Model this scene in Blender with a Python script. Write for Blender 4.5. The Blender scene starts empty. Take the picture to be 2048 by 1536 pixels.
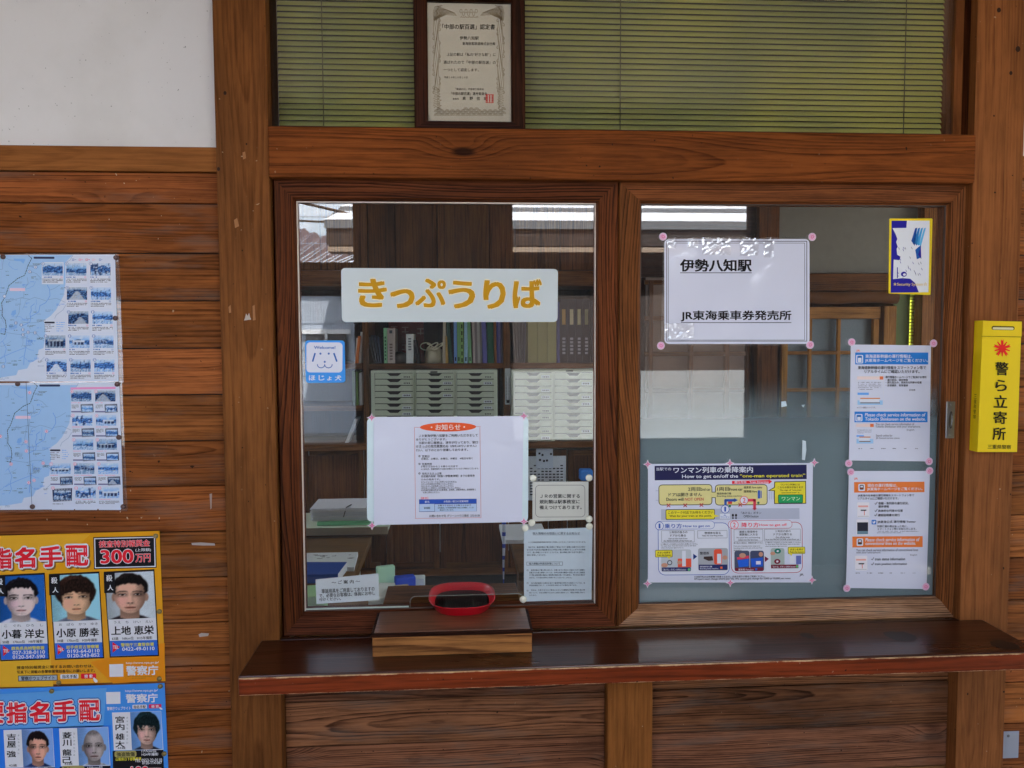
import bpy, bmesh, math, random
from math import radians, sin, cos, pi
from mathutils import Vector, Matrix, noise as mnoise
random.seed(7)
SC = bpy.context.scene
COL = SC.collection
# ------------------------------------------------------------------ camera
YAW, PIT, ROLL, FPX = radians(3.756), radians(3.4545), radians(-.26), 1593.0
CAM = Vector((0.0, -1.93, 1.55))
_f = Vector((sin(YAW)*cos(PIT), cos(YAW)*cos(PIT), -sin(PIT)))
_r = Vector((cos(YAW), -sin(YAW), 0)); _u = _r.cross(_f)
RGT = _r*cos(ROLL) + _u*sin(ROLL); UPV = -_r*sin(ROLL) + _u*cos(ROLL)
cd = bpy.data.cameras.new('camera'); cam = bpy.data.objects.new('camera', cd); COL.objects.link(cam)
cd.sensor_width = 36.0; cd.lens = 36.0*FPX/2048; cd.clip_end = 500; cd.clip_start = .02
cam.matrix_world = Matrix(((RGT.x, UPV.x, -_f.x, CAM.x), (RGT.y, UPV.y, -_f.y, CAM.y), (RGT.z, UPV.z, -_f.z, CAM.z), (0, 0, 0, 1)))
SC.camera = cam
# ------------------------------------------------------------------ light
SUN_EL, SUN_AZ = radians(52), radians(24)
w = bpy.data.worlds.new('World'); SC.world = w; w.use_nodes = True
nt = w.node_tree; nt.nodes.clear()
sk = nt.nodes.new('ShaderNodeTexSky'); sk.sky_type = 'NISHITA'; sk.sun_disc = False
sk.sun_elevation = SUN_EL; sk.sun_rotation = SUN_AZ; sk.air_density = 1.0; sk.dust_density = 2.5; sk.ozone_density = 1.0
bg = nt.nodes.new('ShaderNodeBackground'); bg.inputs['Strength'].default_value = .12
wo = nt.nodes.new('ShaderNodeOutputWorld')
gt = nt.nodes.new('ShaderNodeTexCoord'); mpw = nt.nodes.new('ShaderNodeMapping'); mpw.inputs['Scale'].default_value = (1, 1, 2.6); mpw.inputs['Location'].default_value = (.35, .1, .2)
cn = nt.nodes.new('ShaderNodeTexNoise'); cn.inputs['Scale'].default_value = 2.2; cn.inputs['Detail'].default_value = 6; cn.inputs['Roughness'].default_value = .55
cr = nt.nodes.new('ShaderNodeMapRange'); cr.interpolation_type = 'SMOOTHSTEP'; cr.inputs[1].default_value = .40; cr.inputs[2].default_value = .60
cm = nt.nodes.new('ShaderNodeMix'); cm.data_type = 'RGBA'; cm.inputs[7].default_value = (9.0, 9.3, 9.8, 1)
nt.links.new(gt.outputs['Generated'], mpw.inputs[0]); nt.links.new(mpw.outputs[0], cn.inputs[0]); nt.links.new(cn.outputs['Fac'], cr.inputs[0]); nt.links.new(cr.outputs[0], cm.inputs[0]); nt.links.new(sk.outputs[0], cm.inputs[6])
nt.links.new(cm.outputs[2], bg.inputs[0]); nt.links.new(bg.outputs[0], wo.inputs[0])
sl = bpy.data.lights.new('sun', 'SUN'); sl.energy = 3.2; sl.angle = radians(.5); sl.color = (1, .95, .88)
so = bpy.data.objects.new('sun', sl); COL.objects.link(so)
sdir = Vector((sin(SUN_AZ)*cos(SUN_EL), cos(SUN_AZ)*cos(SUN_EL), sin(SUN_EL)))
so.rotation_euler = sdir.to_track_quat('Z', 'Y').to_euler()
SC.view_settings.view_transform = 'Standard'; SC.view_settings.look = 'None'
SC.view_settings.exposure = 3.35; SC.view_settings.gamma = 1
SC.view_settings.use_curve_mapping = False
SC.cycles.max_bounces = 10; SC.cycles.diffuse_bounces = 5; SC.cycles.glossy_bounces = 5; SC.cycles.transparent_max_bounces = 16
SC.cycles.caustics_reflective = False; SC.cycles.caustics_refractive = False
SC.cycles.sample_clamp_indirect = 6

# ------------------------------------------------------------------ measuring
def ray(px, py): return _f + RGT*((px-1024)/FPX) - UPV*((py-768)/FPX)
def P(px, py, Y=0.0):
    d = ray(px, py); return CAM + d*((Y-CAM.y)/d.y)
def PZ(px, py, Z):
    d = ray(px, py); return CAM + d*((Z-CAM.z)/d.z)
# ------------------------------------------------------------------ object helpers
def tag(o, label=None, cat=None, group=None, kind=None):
    if label: o['label'] = label
    if cat: o['category'] = cat
    if group: o['group'] = group
    if kind: o['kind'] = kind
    return o
class MB:
    """collects faces for ONE mesh object; every face carries a uv (along grain, across) and a seed colour"""
    def __init__(s):
        s.bm = bmesh.new(); s.uv = s.bm.loops.layers.uv.new('UVMap'); s.sd = s.bm.loops.layers.float_color.new('bseed'); s.mats = []
        s.seed = (random.random(), random.random(), random.random(), 1)
    def reseed(s): s.seed = (random.random(), random.random(), random.random(), 1)
    def mi(s, m):
        if m not in s.mats: s.mats.append(m)
        return s.mats.index(m)
    def face(s, pts, m, uvs=None, smooth=False):
        vs = [s.bm.verts.new(p) for p in pts]
        try: f = s.bm.faces.new(vs)
        except ValueError: return None
        f.material_index = s.mi(m); f.smooth = smooth
        for i, l in enumerate(f.loops):
            l[s.sd] = s.seed
            l[s.uv].uv = uvs[i] if uvs else (pts[i][0], pts[i][2])
        return f
    def box(s, x0, x1, y0, y1, z0, z1, m, grain='x', newseed=True, skip=()):
        if newseed: s.reseed()
        cx, cy, cz = (x0+x1)/2, (y0+y1)/2, (z0+z1)/2
        v = {}
        for i, x in enumerate((x0, x1)):
            for j, y in enumerate((y0, y1)):
                for k, z in enumerate((z0, z1)): v[i, j, k] = s.bm.verts.new((x, y, z))
        quads = {'front': ((0,0,0),(1,0,0),(1,0,1),(0,0,1)), 'back': ((1,1,0),(0,1,0),(0,1,1),(1,1,1)),
                 'left': ((0,1,0),(0,0,0),(0,0,1),(0,1,1)), 'right': ((1,0,0),(1,1,0),(1,1,1),(1,0,1)),
                 'top': ((0,0,1),(1,0,1),(1,1,1),(0,1,1)), 'bottom': ((0,1,0),(1,1,0),(1,0,0),(0,0,0))}
        for nme, q in quads.items():
            if nme in skip: continue
            f = s.bm.faces.new([v[k] for k in q]); f.material_index = s.mi(m)
            for l in f.loops:
                c = l.vert.co; l[s.sd] = s.seed
                rx, ry, rz = c.x-cx, c.y-cy, c.z-cz
                if grain == 'x': uv = (c.x, rz + (0 if nme in ('front', 'back') else ry))
                elif grain == 'z': uv = (c.z, rx + (0 if nme in ('front', 'back') else ry))
                else: uv = (c.y, rx + (0 if nme in ('top', 'bottom') else rz))
                l[s.uv].uv = uv
    def prism(s, poly, y0, y1, m, msides=None):
        """poly of (x,z) counter-clockwise seen from the front, extruded from y0 (front) to y1"""
        n = len(poly)
        s.face([(x, y0, z) for x, z in poly], m)
        s.face([(x, y1, z) for x, z in reversed(poly)], m)
        for i in range(n):
            a, b = poly[i], poly[(i+1) % n]
            s.face([(a[0], y1, a[1]), (b[0], y1, b[1]), (b[0], y0, b[1]), (a[0], y0, a[1])], msides or m)
    def lathe(s, c, prof, m, n=16, axis='z', sx=1, sy=1):
        """prof of (radius, height)"""
        rings = []
        for r, h in prof:
            ring = []
            for i in range(n):
                a = 2*pi*i/n; p = (r*cos(a)*sx, r*sin(a)*sy, h)
                if axis == 'y': p = (r*cos(a)*sx, -h, r*sin(a)*sy)
                ring.append(s.bm.verts.new((c[0]+p[0], c[1]+p[1], c[2]+p[2])))
            rings.append(ring)
        def q(vs):
            try: f = s.bm.faces.new(vs)
            except ValueError: return
            f.material_index = s.mi(m); f.smooth = True
            for l in f.loops: l[s.sd] = s.seed; l[s.uv].uv = (l.vert.co.x, l.vert.co.z)
        for a, b in zip(rings, rings[1:]):
            for i in range(n): q([a[i], a[(i+1) % n], b[(i+1) % n], b[i]])
        q(list(reversed(rings[0]))); q(rings[-1])
    def tube(s, pts, r, m, n=6):
        pts = [Vector(p) for p in pts]; rings = []
        for i, p in enumerate(pts):
            t = (pts[min(i+1, len(pts)-1)] - pts[max(i-1, 0)]).normalized()
            a = t.cross(Vector((.13, .31, .94))).normalized(); b = t.cross(a)
            rings.append([s.bm.verts.new(p + (a*cos(2*pi*k/n) + b*sin(2*pi*k/n))*r) for k in range(n)])
        for a, b in zip(rings, rings[1:]):
            for i in range(n):
                f = s.bm.faces.new([a[i], a[(i+1) % n], b[(i+1) % n], b[i]]); f.material_index = s.mi(m); f.smooth = True
                for l in f.loops: l[s.sd] = s.seed
    def build(s, name, parent=None, bevel=0, origin=None):
        me = bpy.data.meshes.new(name)
        o = bpy.data.objects.new(name, me); COL.objects.link(o)
        if parent is None:
            if origin is None:
                cs = [v.co for v in s.bm.verts]
                origin = Vector(((min(c.x for c in cs)+max(c.x for c in cs))/2, (min(c.y for c in cs)+max(c.y for c in cs))/2, min(c.z for c in cs)))
            origin = Vector(origin); o.location = origin
        else:
            o.parent = parent; origin = WORLD[parent.name]
        WORLD[o.name] = origin.copy()
        for v in s.bm.verts: v.co -= origin
        s.bm.to_mesh(me); s.bm.free()
        for m in s.mats: me.materials.append(m)
        if bevel:
            b = o.modifiers.new('bevel', 'BEVEL'); b.width = bevel; b.segments = 2; b.limit_method = 'ANGLE'; b.angle_limit = radians(40)
        return o
WORLD = {}
def empty(name, loc):
    o = bpy.data.objects.new(name, None); COL.objects.link(o); o.location = loc; WORLD[o.name] = Vector(loc); o.empty_display_size = .05
    return o
# ------------------------------------------------------------------ materials
def lin(c): return tuple(((v/255)/12.92 if v/255 <= .04045 else ((v/255+.055)/1.055)**2.4) for v in c)
def A(*c, k=.72):
    v = [x/k for x in lin(c)]; t = max(1, max(v)/.86); return tuple(x/t for x in v)
class NT:
    def __init__(s, m): s.t = m.node_tree; s.n = s.t.nodes; s.l = s.t.links
    def new(s, t, **kw):
        n = s.n.new(t)
        for k, v in kw.items(): setattr(n, k, v)
        return n
    def put(s, sock, v):
        if hasattr(v, 'is_linked') or hasattr(v, 'links'): s.l.new(v, sock)
        else: sock.default_value = v
    def math(s, op, a, b=0.0, c=0.0, clamp=False):
        n = s.new('ShaderNodeMath', operation=op, use_clamp=clamp)
        for i, v in enumerate((a, b, c)): s.put(n.inputs[i], v)
        return n.outputs[0]
    def comb(s, x, y, z):
        n = s.new('ShaderNodeCombineXYZ')
        for i, v in enumerate((x, y, z)): s.put(n.inputs[i], v)
        return n.outputs[0]
    def noise(s, vec, scale=1, detail=2, rough=.5):
        n = s.new('ShaderNodeTexNoise'); s.put(n.inputs['Vector'], vec); n.inputs['Scale'].default_value = scale
        n.inputs['Detail'].default_value = detail; n.inputs['Roughness'].default_value = rough
        return n.outputs['Fac']
    def mix(s, f, a, b, mode='MIX'):
        n = s.new('ShaderNodeMix', data_type='RGBA', blend_type=mode)
        s.put(n.inputs[0], f)
        for i, v in ((6, a), (7, b)):
            if isinstance(v, tuple): v = (*v[:3], 1)
            s.put(n.inputs[i], v)
        return n.outputs[2]
    def ramp(s, f, stops):
        n = s.new('ShaderNodeMapRange'); s.put(n.inputs[0], f)
        n.inputs[1].default_value, n.inputs[2].default_value = stops[0]; n.inputs[3].default_value, n.inputs[4].default_value = stops[1]
        n.interpolation_type = 'SMOOTHSTEP'
        return n.outputs[0]
def newmat(name):
    m = bpy.data.materials.new(name); m.use_nodes = True
    return m, NT(m), m.node_tree.nodes['Principled BSDF']
def plain(name, col, rough=.6, metal=0, coat=0, var=.12, vscale=30, bump=0, spec=.5):
    m, t, b = newmat(name)
    co = t.new('ShaderNodeTexCoord').outputs['Object']
    n = t.noise(co, vscale, 4, .6)
    f = t.math('MULTIPLY_ADD', n, 2*var, 1-var)
    g = t.comb(f, f, f)
    t.l.new(t.mix(1.0, tuple(col), g, 'MULTIPLY'), b.inputs['Base Color'])
    b.inputs['Roughness'].default_value = rough; b.inputs['Metallic'].default_value = metal
    b.inputs['Coat Weight'].default_value = coat; b.inputs['Coat Roughness'].default_value = .06; b.inputs['Specular IOR Level'].default_value = spec
    if bump:
        bp = t.new('ShaderNodeBump'); bp.inputs['Strength'].default_value = bump; bp.inputs['Distance'].default_value = .002
        t.l.new(n, bp.inputs['Height']); t.l.new(bp.outputs[0], b.inputs['Normal'])
    return m
_ink = {}
def ink(*c, k=.72):
    key = c + (k,)
    if key not in _ink:
        _ink[key] = plain('ink_%02x%02x%02x' % tuple(int(v) for v in c), A(*c, k=k), .6, coat=0, var=.03, vscale=60, spec=.12)
    return _ink[key]
def laminated(name, col, wave=.25):
    """paper under a wrinkled clear film"""
    m, t, b = newmat(name)
    co = t.new('ShaderNodeTexCoord').outputs['Object']
    n = t.noise(co, 9, 2, .5)
    f = t.math('MULTIPLY_ADD', n, .06, .97)
    t.l.new(t.mix(1.0, tuple(col), t.comb(f, f, f), 'MULTIPLY'), b.inputs['Base Color'])
    b.inputs['Roughness'].default_value = .7; b.inputs['Specular IOR Level'].default_value = .15; b.inputs['Coat Weight'].default_value = .7; b.inputs['Coat Roughness'].default_value = .03
    mp = t.new('ShaderNodeMapping'); mp.inputs['Scale'].default_value = (22, 22, 70); t.l.new(co, mp.inputs[0])
    wv = t.noise(mp.outputs[0], 1.0, 3, .6); pm = t.ramp(t.noise(co, 7, 1, .5), ((.54, .64), (0, 1)))
    bp = t.new('ShaderNodeBump'); bp.inputs['Strength'].default_value = 1; bp.inputs['Distance'].default_value = .02*wave
    t.l.new(t.math('MULTIPLY', wv, pm), bp.inputs['Height']); t.l.new(bp.outputs[0], b.inputs['Coat Normal'])
    return m
def wood(name, light, dark, spacing=.008, rough=.5, coat=0.0, contrast=.8, flecks=.0, cath=.07, knots=True, bump=.35, stain=.3, grey=.0, spec=.08, wear=False, mul=(1, 1, 1)):
    light = tuple(a*b*.88 for a, b in zip(light, mul)); dark = tuple(a*b*.86 for a, b in zip(dark, mul))
    m, t, b = newmat(name)
    uv = t.new('ShaderNodeUVMap', uv_map='UVMap').outputs[0]
    sx = t.new('ShaderNodeSeparateXYZ'); t.l.new(uv, sx.inputs[0]); u, v = sx.outputs[0], sx.outputs[1]
    at = t.new('ShaderNodeAttribute', attribute_name='bseed'); sc_ = t.new('ShaderNodeSeparateColor'); t.l.new(at.outputs['Color'], sc_.inputs[0])
    r, g, bb = sc_.outputs
    U = t.math('MULTIPLY_ADD', r, 37.0, u); Z = t.math('MULTIPLY', bb, 71.0)
    low = t.math('SUBTRACT', t.noise(t.comb(t.math('MULTIPLY', U, 1.5), t.math('MULTIPLY', v, 5.0), Z), 1, 1), .5)
    low2 = t.math('SUBTRACT', t.noise(t.comb(t.math('MULTIPLY', U, .9), Z, 3.3), 1, 1), .5)
    vv = t.math('ADD', t.math('MULTIPLY_ADD', t.math('SUBTRACT', g, .5), .13, v), t.math('MULTIPLY', low, .045))
    dd = t.math('ADD', t.math('MULTIPLY_ADD', bb, cath, .002), t.math('MULTIPLY', low2, .12))
    # knots
    kn = t.new('ShaderNodeTexVoronoi'); kn.inputs['Scale'].default_value = 1.0; kn.inputs['Randomness'].default_value = 1
    t.l.new(t.comb(t.math('MULTIPLY', U, 1.6), t.math('MULTIPLY', v, 4.2), Z), kn.inputs['Vector'])
    kd = kn.outputs['Distance']
    if knots:
        kb = t.ramp(kd, ((.0, .22), (1, 0)))
        vv = t.math('MULTIPLY_ADD', kb, .035, vv)
    rad = t.math('SQRT', t.math('ADD', t.math('MULTIPLY', vv, vv), t.math('MULTIPLY', dd, dd)))
    wob = t.math('SUBTRACT', t.noise(t.comb(t.math('MULTIPLY', U, 9.0), t.math('MULTIPLY', v, 60.0), Z), 1, 3), .5)
    rad = t.math('MULTIPLY_ADD', wob, .0035, rad)
    q = t.math('DIVIDE', rad, spacing)
    q = t.math('ADD', q, t.math('MULTIPLY', t.noise(t.comb(t.math('MULTIPLY', rad, 38.0), Z, 0.0), 1, 1), 3.0))
    fr = t.math('FRACT', q)
    ring = t.math('MULTIPLY', t.math('POWER', fr, 1.7), t.ramp(fr, ((.86, 1.0), (1, 0))))
    ringvar = t.noise(t.comb(t.math('FLOOR', q), Z, 5.0), 1.7, 0)
    ring = t.math('MULTIPLY', ring, t.ramp(ringvar, ((.25, .7), (.35, 1.25))))
    fib = t.noise(t.comb(t.math('MULTIPLY', U, 22.0), t.math('MULTIPLY', v, 900.0), Z), 1, 3, .65)
    blot = t.noise(t.comb(t.math('MULTIPLY', U, 3.0), t.math('MULTIPLY', v, 9.0), t.math('ADD', Z, 9.0)), 1, 4, .6)
    streak = t.noise(t.comb(t.math('MULTIPLY', U, 5.0), t.math('MULTIPLY', v, 170.0), t.math('ADD', Z, 2.0)), 1, 3, .6)
    mid = t.noise(t.comb(t.math('MULTIPLY', U, 14.0), t.math('MULTIPLY', v, 95.0), t.math('ADD', Z, 44.0)), 1, 5, .7)
    f = t.math('ADD', t.math('MULTIPLY', ring, contrast*1.15), t.math('ADD', t.math('MULTIPLY', t.math('SUBTRACT', fib, .5), .8), t.math('MULTIPLY_ADD', t.math('SUBTRACT', streak, .5), 1.9, t.math('MULTIPLY_ADD', t.math('SUBTRACT', mid, .5), 1.0, .14))), clamp=True)
    col = t.mix(f, tuple(light), tuple(dark))
    br = t.math('ADD', t.math('MULTIPLY_ADD', t.ramp(blot, ((.3, .7), (0, 1))), stain*1.5, 1-stain*.72), t.math('MULTIPLY', t.math('SUBTRACT', r, .5), stain*1.7))
    col = t.mix(1.0, col, t.comb(br, t.math('MULTIPLY', br, t.math('MULTIPLY_ADD', bb, .14, .98)), t.math('MULTIPLY', br, t.math('MULTIPLY_ADD', g, .3, .85))), 'MULTIPLY')
    if grey:
        gm = t.noise(t.comb(t.math('MULTIPLY', U, 4.0), t.math('MULTIPLY', v, 22.0), t.math('ADD', Z, 31.0)), 1, 4, .6)
        col = t.mix(t.ramp(gm, ((.48, .72), (0, grey))), col, tuple(sum(light)/3*q for q in (1.0, .84, .70)))
        dm = t.noise(t.comb(t.math('MULTIPLY', U, 5.0), t.math('MULTIPLY', v, 14.0), t.math('ADD', Z, 57.0)), 1, 4, .65)
        col = t.mix(t.ramp(dm, ((.60, .80), (0, .6))), col, tuple(c*.4 for c in dark))
    if wear:
        wn = t.noise(t.comb(t.math('MULTIPLY', u, 14.0), 1.0, 2.0), 1, 4, .7); wn2 = t.noise(t.comb(t.math('MULTIPLY', u, 17.0), 5.0, 2.0), 1, 4, .7)
        e1 = t.math('GREATER_THAN', v, t.math('MULTIPLY_ADD', wn, -.010, .0222)); e2 = t.math('LESS_THAN', v, t.math('MULTIPLY_ADD', wn2, .0085, -.0222))
        col = t.mix(t.math('MULTIPLY', t.math('MAXIMUM', e1, e2), .8), col, A(196, 164, 124))
    if knots:
        kc = t.math('MULTIPLY', t.ramp(kd, ((.028, .06), (1, 0))), t.ramp(t.noise(t.comb(Z, t.math('MULTIPLY', U, .7), 0.0), 1, 0), ((.5, .56), (0, .9))))
        col = t.mix(kc, col, tuple(c*.18 for c in dark))
    if flecks:
        fn = t.noise(t.comb(t.math('MULTIPLY', U, 120.0), t.math('MULTIPLY', v, 75.0), Z), 1, 1)
        fm = t.noise(t.comb(t.math('MULTIPLY', U, 3.0), t.math('MULTIPLY', v, 4.0), Z), 1, 2)
        fl = t.math('MULTIPLY', t.ramp(fn, ((.765, .80), (0, flecks))), t.ramp(fm, ((.48, .62), (0, 1))))
        col = t.mix(fl, col, (.55, .42, .27))
        dn = t.noise(t.comb(t.math('MULTIPLY', U, 90.0), t.math('MULTIPLY', v, 95.0), t.math('ADD', Z, 4.0)), 1, 1)
        col = t.mix(t.ramp(dn, ((.775, .80), (0, .85))), col, (.015, .01, .007))
    t.l.new(col, b.inputs['Base Color'])
    t.l.new(t.math('ADD', t.math('MULTIPLY_ADD', blot, .24, rough-.12), t.math('MULTIPLY', ring, .08)), b.inputs['Roughness'])
    b.inputs['Coat Weight'].default_value = coat; b.inputs['Coat Roughness'].default_value = .12
    b.inputs['Specular IOR Level'].default_value = spec
    bp = t.new('ShaderNodeBump'); bp.inputs['Strength'].default_value = bump; bp.inputs['Distance'].default_value = .0012
    t.l.new(t.math('ADD', t.math('MULTIPLY', ring, .8), t.math('MULTIPLY', fib, .5)), bp.inputs['Height']); t.l.new(bp.outputs[0], b.inputs['Normal'])
    return m
def glassmat(name, tint=(1, 1, 1), refl=1.0, dust=.015):
    """thin pane: light passes straight, each face mirrors by Schlick's law"""
    m = bpy.data.materials.new(name); m.use_nodes = True; t = NT(m); t.n.clear()
    out = t.new('ShaderNodeOutputMaterial'); tr = t.new('ShaderNodeBsdfTransparent'); tr.inputs[0].default_value = (*tint, 1)
    gl = t.new('ShaderNodeBsdfGlossy'); gl.inputs['Roughness'].default_value = 0.0
    df = t.new('ShaderNodeBsdfDiffuse'); df.inputs[0].default_value = (.6, .65, .68, 1)
    lw = t.new('ShaderNodeLayerWeight'); lw.inputs[0].default_value = .5
    F = t.math('MULTIPLY_ADD', t.math('POWER', lw.outputs['Facing'], 5.0), .95, .05*refl, clamp=True)
    m1 = t.new('ShaderNodeMixShader'); t.l.new(F, m1.inputs[0]); t.l.new(tr.outputs[0], m1.inputs[1]); t.l.new(gl.outputs[0], m1.inputs[2])
    m2 = t.new('ShaderNodeMixShader'); co = t.new('ShaderNodeTexCoord').outputs['Object']
    t.l.new(t.math('MULTIPLY', t.noise(co, 5, 5, .65), dust*2), m2.inputs[0]); t.l.new(m1.outputs[0], m2.inputs[1]); t.l.new(df.outputs[0], m2.inputs[2])
    t.l.new(m2.outputs[0], out.inputs[0])
    return m
W_BOARD = wood('weathered cedar board', A(142, 84, 46), A(80, 42, 20), .0058, .62, contrast=.62, flecks=.8, stain=.36, grey=.35, mul=(.95, .88, .72))
W_BOARD2 = wood('greyed cedar board', A(146, 104, 76), A(68, 42, 28), .0058, .58, contrast=.8, flecks=.5, stain=.32, grey=.4, mul=(.66, .56, .48))
W_POST = wood('varnished post', A(134, 84, 45), A(96, 55, 27), .009, .6, contrast=.45, flecks=.5, cath=.05, stain=.28, mul=(.84, .75, .72))
W_BEAM = wood('varnished beam', A(122, 68, 33), A(74, 37, 17), .0062, .6, contrast=.62, flecks=.3, cath=.05, mul=(.84, .74, .56))
W_FRAME = wood('red brown window frame', A(100, 58, 37), A(46, 23, 14), .0046, .55, contrast=1.0, cath=.10, knots=False, stain=.25, mul=(.86, .68, .50))
W_FRAME2 = wood('brown window frame', A(130, 78, 44), A(70, 39, 22), .0046, .55, contrast=1.0, cath=.10, knots=False, stain=.25, mul=(.88, .80, .66))
W_SILLRAIL = wood('weathered bottom rail', A(180, 138, 110), A(72, 44, 32), .0042, .65, contrast=1.1, cath=.08, knots=False, stain=.45, grey=.3, mul=(.8, .72, .66))
W_SHELF = wood('dark glossy shelf', A(64, 33, 20), A(38, 20, 14), .012, .30, coat=.34, contrast=.5, cath=.06, bump=.12, spec=.3, mul=(.9,.8,.75))
W_SHELFEDGE = wood('worn shelf edge', A(138, 66, 36), A(88, 42, 22), .012, .45, coat=.15, contrast=.5, flecks=.5, bump=.2, wear=True, mul=(.58, .43, .34))
W_BLOCKTOP = wood('dark block top', A(112, 68, 46), A(70, 42, 29), .008, .30, coat=.3, contrast=.4, bump=.1, knots=False, spec=.4)
W_BLOCK = wood('tan block side', A(152, 98, 54), A(84, 48, 26), .010, .55, contrast=.7, knots=False, stain=.35)
W_CERT = wood('dark picture frame', A(64, 34, 22), A(30, 16, 11), .006, .5, contrast=.9, knots=False, mul=(.85,.75,.65))
W_DARK = wood('dark jamb', A(60, 33, 20), A(30, 16, 10), .01, .6, contrast=.6, knots=False, mul=(.8,.7,.6))
W_IN = wood('office cabinet wood', A(98, 64, 36, k=.62), A(54, 32, 18, k=.62), .011, .55, contrast=.7, knots=False, mul=(1.0,.92,.8))
W_INL = wood('office pale wood', A(140, 100, 55, k=.6), A(96, 64, 33, k=.6), .011, .5, contrast=.5, knots=False, mul=(.95,.9,.82))
W_DESK = wood('office desk top', A(104, 78, 52, k=.6), A(80, 56, 36, k=.6), .011, .4, contrast=.5, knots=False, mul=(.95,.9,.82))
GLASS = glassmat('window glass', refl=1.2); GLASS2 = glassmat('picture glass', refl=.8, dust=.02)
# plaster with dirt
PLASTER, _t, _b = newmat('white plaster')
_co = _t.new('ShaderNodeTexCoord').outputs['Object']
_n1 = _t.noise(_co, 3, 5, .6); _n2 = _t.noise(_co, 70, 3, .6); _n3 = _t.noise(_co, 160, 1, .5)
_c = _t.mix(_t.ramp(_n1, ((.42, .72), (0, .26))), A(196, 194, 194), A(158, 156, 148))
_mp = _t.new('ShaderNodeVectorMath', operation='DISTANCE'); _t.l.new(_co, _mp.inputs[0]); _mp.inputs[1].default_value = (.32, 0, .2)
_patch = _t.math('MULTIPLY', _t.ramp(_mp.outputs['Value'], ((.03, .17), (1, 0))), _t.ramp(_n2, ((.5, .62), (0, .5))))
_c = _t.mix(_patch, _c, A(140, 137, 125))
_c = _t.mix(_t.ramp(_n3, ((.77, .80), (0, .7))), _c, A(96, 94, 90))
_t.l.new(_c, _b.inputs['Base Color']); _b.inputs['Roughness'].default_value = .85
_bp = _t.new('ShaderNodeBump'); _bp.inputs['Strength'].default_value = .12; _t.l.new(_n2, _bp.inputs['Height']); _t.l.new(_bp.outputs[0], _b.inputs['Normal'])
# blind
BLIND, _t, _b = newmat('green blind slat')
_co = _t.new('ShaderNodeTexCoord').outputs['Object']
_t.l.new(_t.mix(_t.ramp(_t.noise(_co, 2.2, 2, .5), ((.35, .7), (0, 1))), A(122, 126, 72), A(160, 156, 78)), _b.inputs['Base Color'])
_b.inputs['Roughness'].default_value = .45; _b.inputs['Transmission Weight'].default_value = 0
CORD = plain('blind cord', A(64, 62, 40), .8)
PAPER = laminated('laminated paper', A(196, 198, 213), .25); PAPERB = PAPER
PAPER_IN = plain('plain paper', A(205, 210, 212, k=.62), .7, var=.04); CLEARFILM = glassmat('clear film', refl=.8, dust=.05)
TAPE = glassmat('clear tape', refl=3.0, dust=.0)
BOARDW = plain('white acrylic board', A(190, 206, 210), .35, coat=.4, var=.04)
SIGNW = plain('frosted sign film', A(172, 180, 182), .4, coat=.3, var=.06, vscale=6)
PUTTY = plain('glazing putty', A(186, 172, 160), .6); PUTTYD = plain('dark glazing bead', A(60, 42, 32), .6)
YELLOW = plain('yellow painted tin', A(246, 212, 14), .45, coat=.1, var=.08, vscale=9, spec=.25)
STEEL = plain('brushed steel', (.52, .53, .54), .3, 1, var=.1); PLATE = plain('grey metal plate', A(138, 142, 152), .5, .3, var=.05)
REDP = plain('red plastic', A(176, 14, 32), .3, coat=.3, var=.04); RUBBER = plain('black rubber mat', (.012, .012, .012), .6, var=.3)
PINB = plain('brown pin', A(70, 44, 42), .35, coat=.4); PINK = ink(196, 74, 132); PINKL = ink(232, 196, 218); STICKW = ink(232, 226, 236)
PINM = plain('metal pin', A(128, 112, 70), .4, .6); SUCK = plain('clear sucker pad', A(206, 206, 190), .3, coat=.6)
CASEG = plain('grey green steel', A(158, 166, 150, k=.5), .5, var=.05); DRAWG = plain('drawer front', A(152, 160, 142, k=.5), .5, var=.05); GAP = plain('dark gap', (.01, .01, .011), .7)
FLOORM = plain('grey concrete', (.28, .27, .25), .8, var=.25, vscale=6, bump=.3); CEILM = plain('ceiling boards', (.45, .36, .25), .7, var=.15)
OFFW = plain('office wall', A(150, 148, 138, k=.6), .8, var=.06, vscale=4)

# ------------------------------------------------------------------ ground, hall, neighbours
m = MB(); m.box(-150, 150, -150, 150, -.3, 0, FLOORM); tag(m.build('ground', origin=(0, 0, -.3)), kind='structure')
m = MB(); m.box(-3.2, 3.6, -3.28, 2.6, 3.0, 3.12, CEILM); tag(m.build('ceiling', origin=(0, 0, 3)), kind='structure')
m = MB()
AX0, AX1, BX0, BX1 = -2.7, -.665, .345, 1.90
ZS0, ZS1, ZT0, ZT1 = .865, 1.81, 2.02, 2.8
YB0, YB1 = -3.28, -3.2
m.box(-3.2, 3.6, YB0, YB1, 0, ZS0, W_DARK); m.box(-3.2, 3.6, YB0, YB1, ZT1, 2.999, W_DARK)
for a, b_ in ((-3.2, AX0), (AX1, BX0), (BX1, 3.6)): m.box(a, b_, YB0, YB1, ZS0, ZT1, W_DARK, 'z')
for a, b_ in ((AX0, AX1), (BX0, BX1)): m.box(a, b_, YB0, YB1, ZS1, ZT0, W_DARK)
m.box(-3.28, -3.201, YB0, .2, 0, 2.999, W_DARK); m.box(3.601, 3.68, YB0, -2.0, 0, 2.999, W_DARK); m.box(3.601, 3.68, -2.0, .2, 2.1, 2.999, W_DARK); m.box(3.601, 3.68, -.9, .2, 0, 2.1, W_DARK)
tag(m.build('hall_wall'), 'dark wooden wall across the waiting hall with two big window openings', 'wall')

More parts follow.
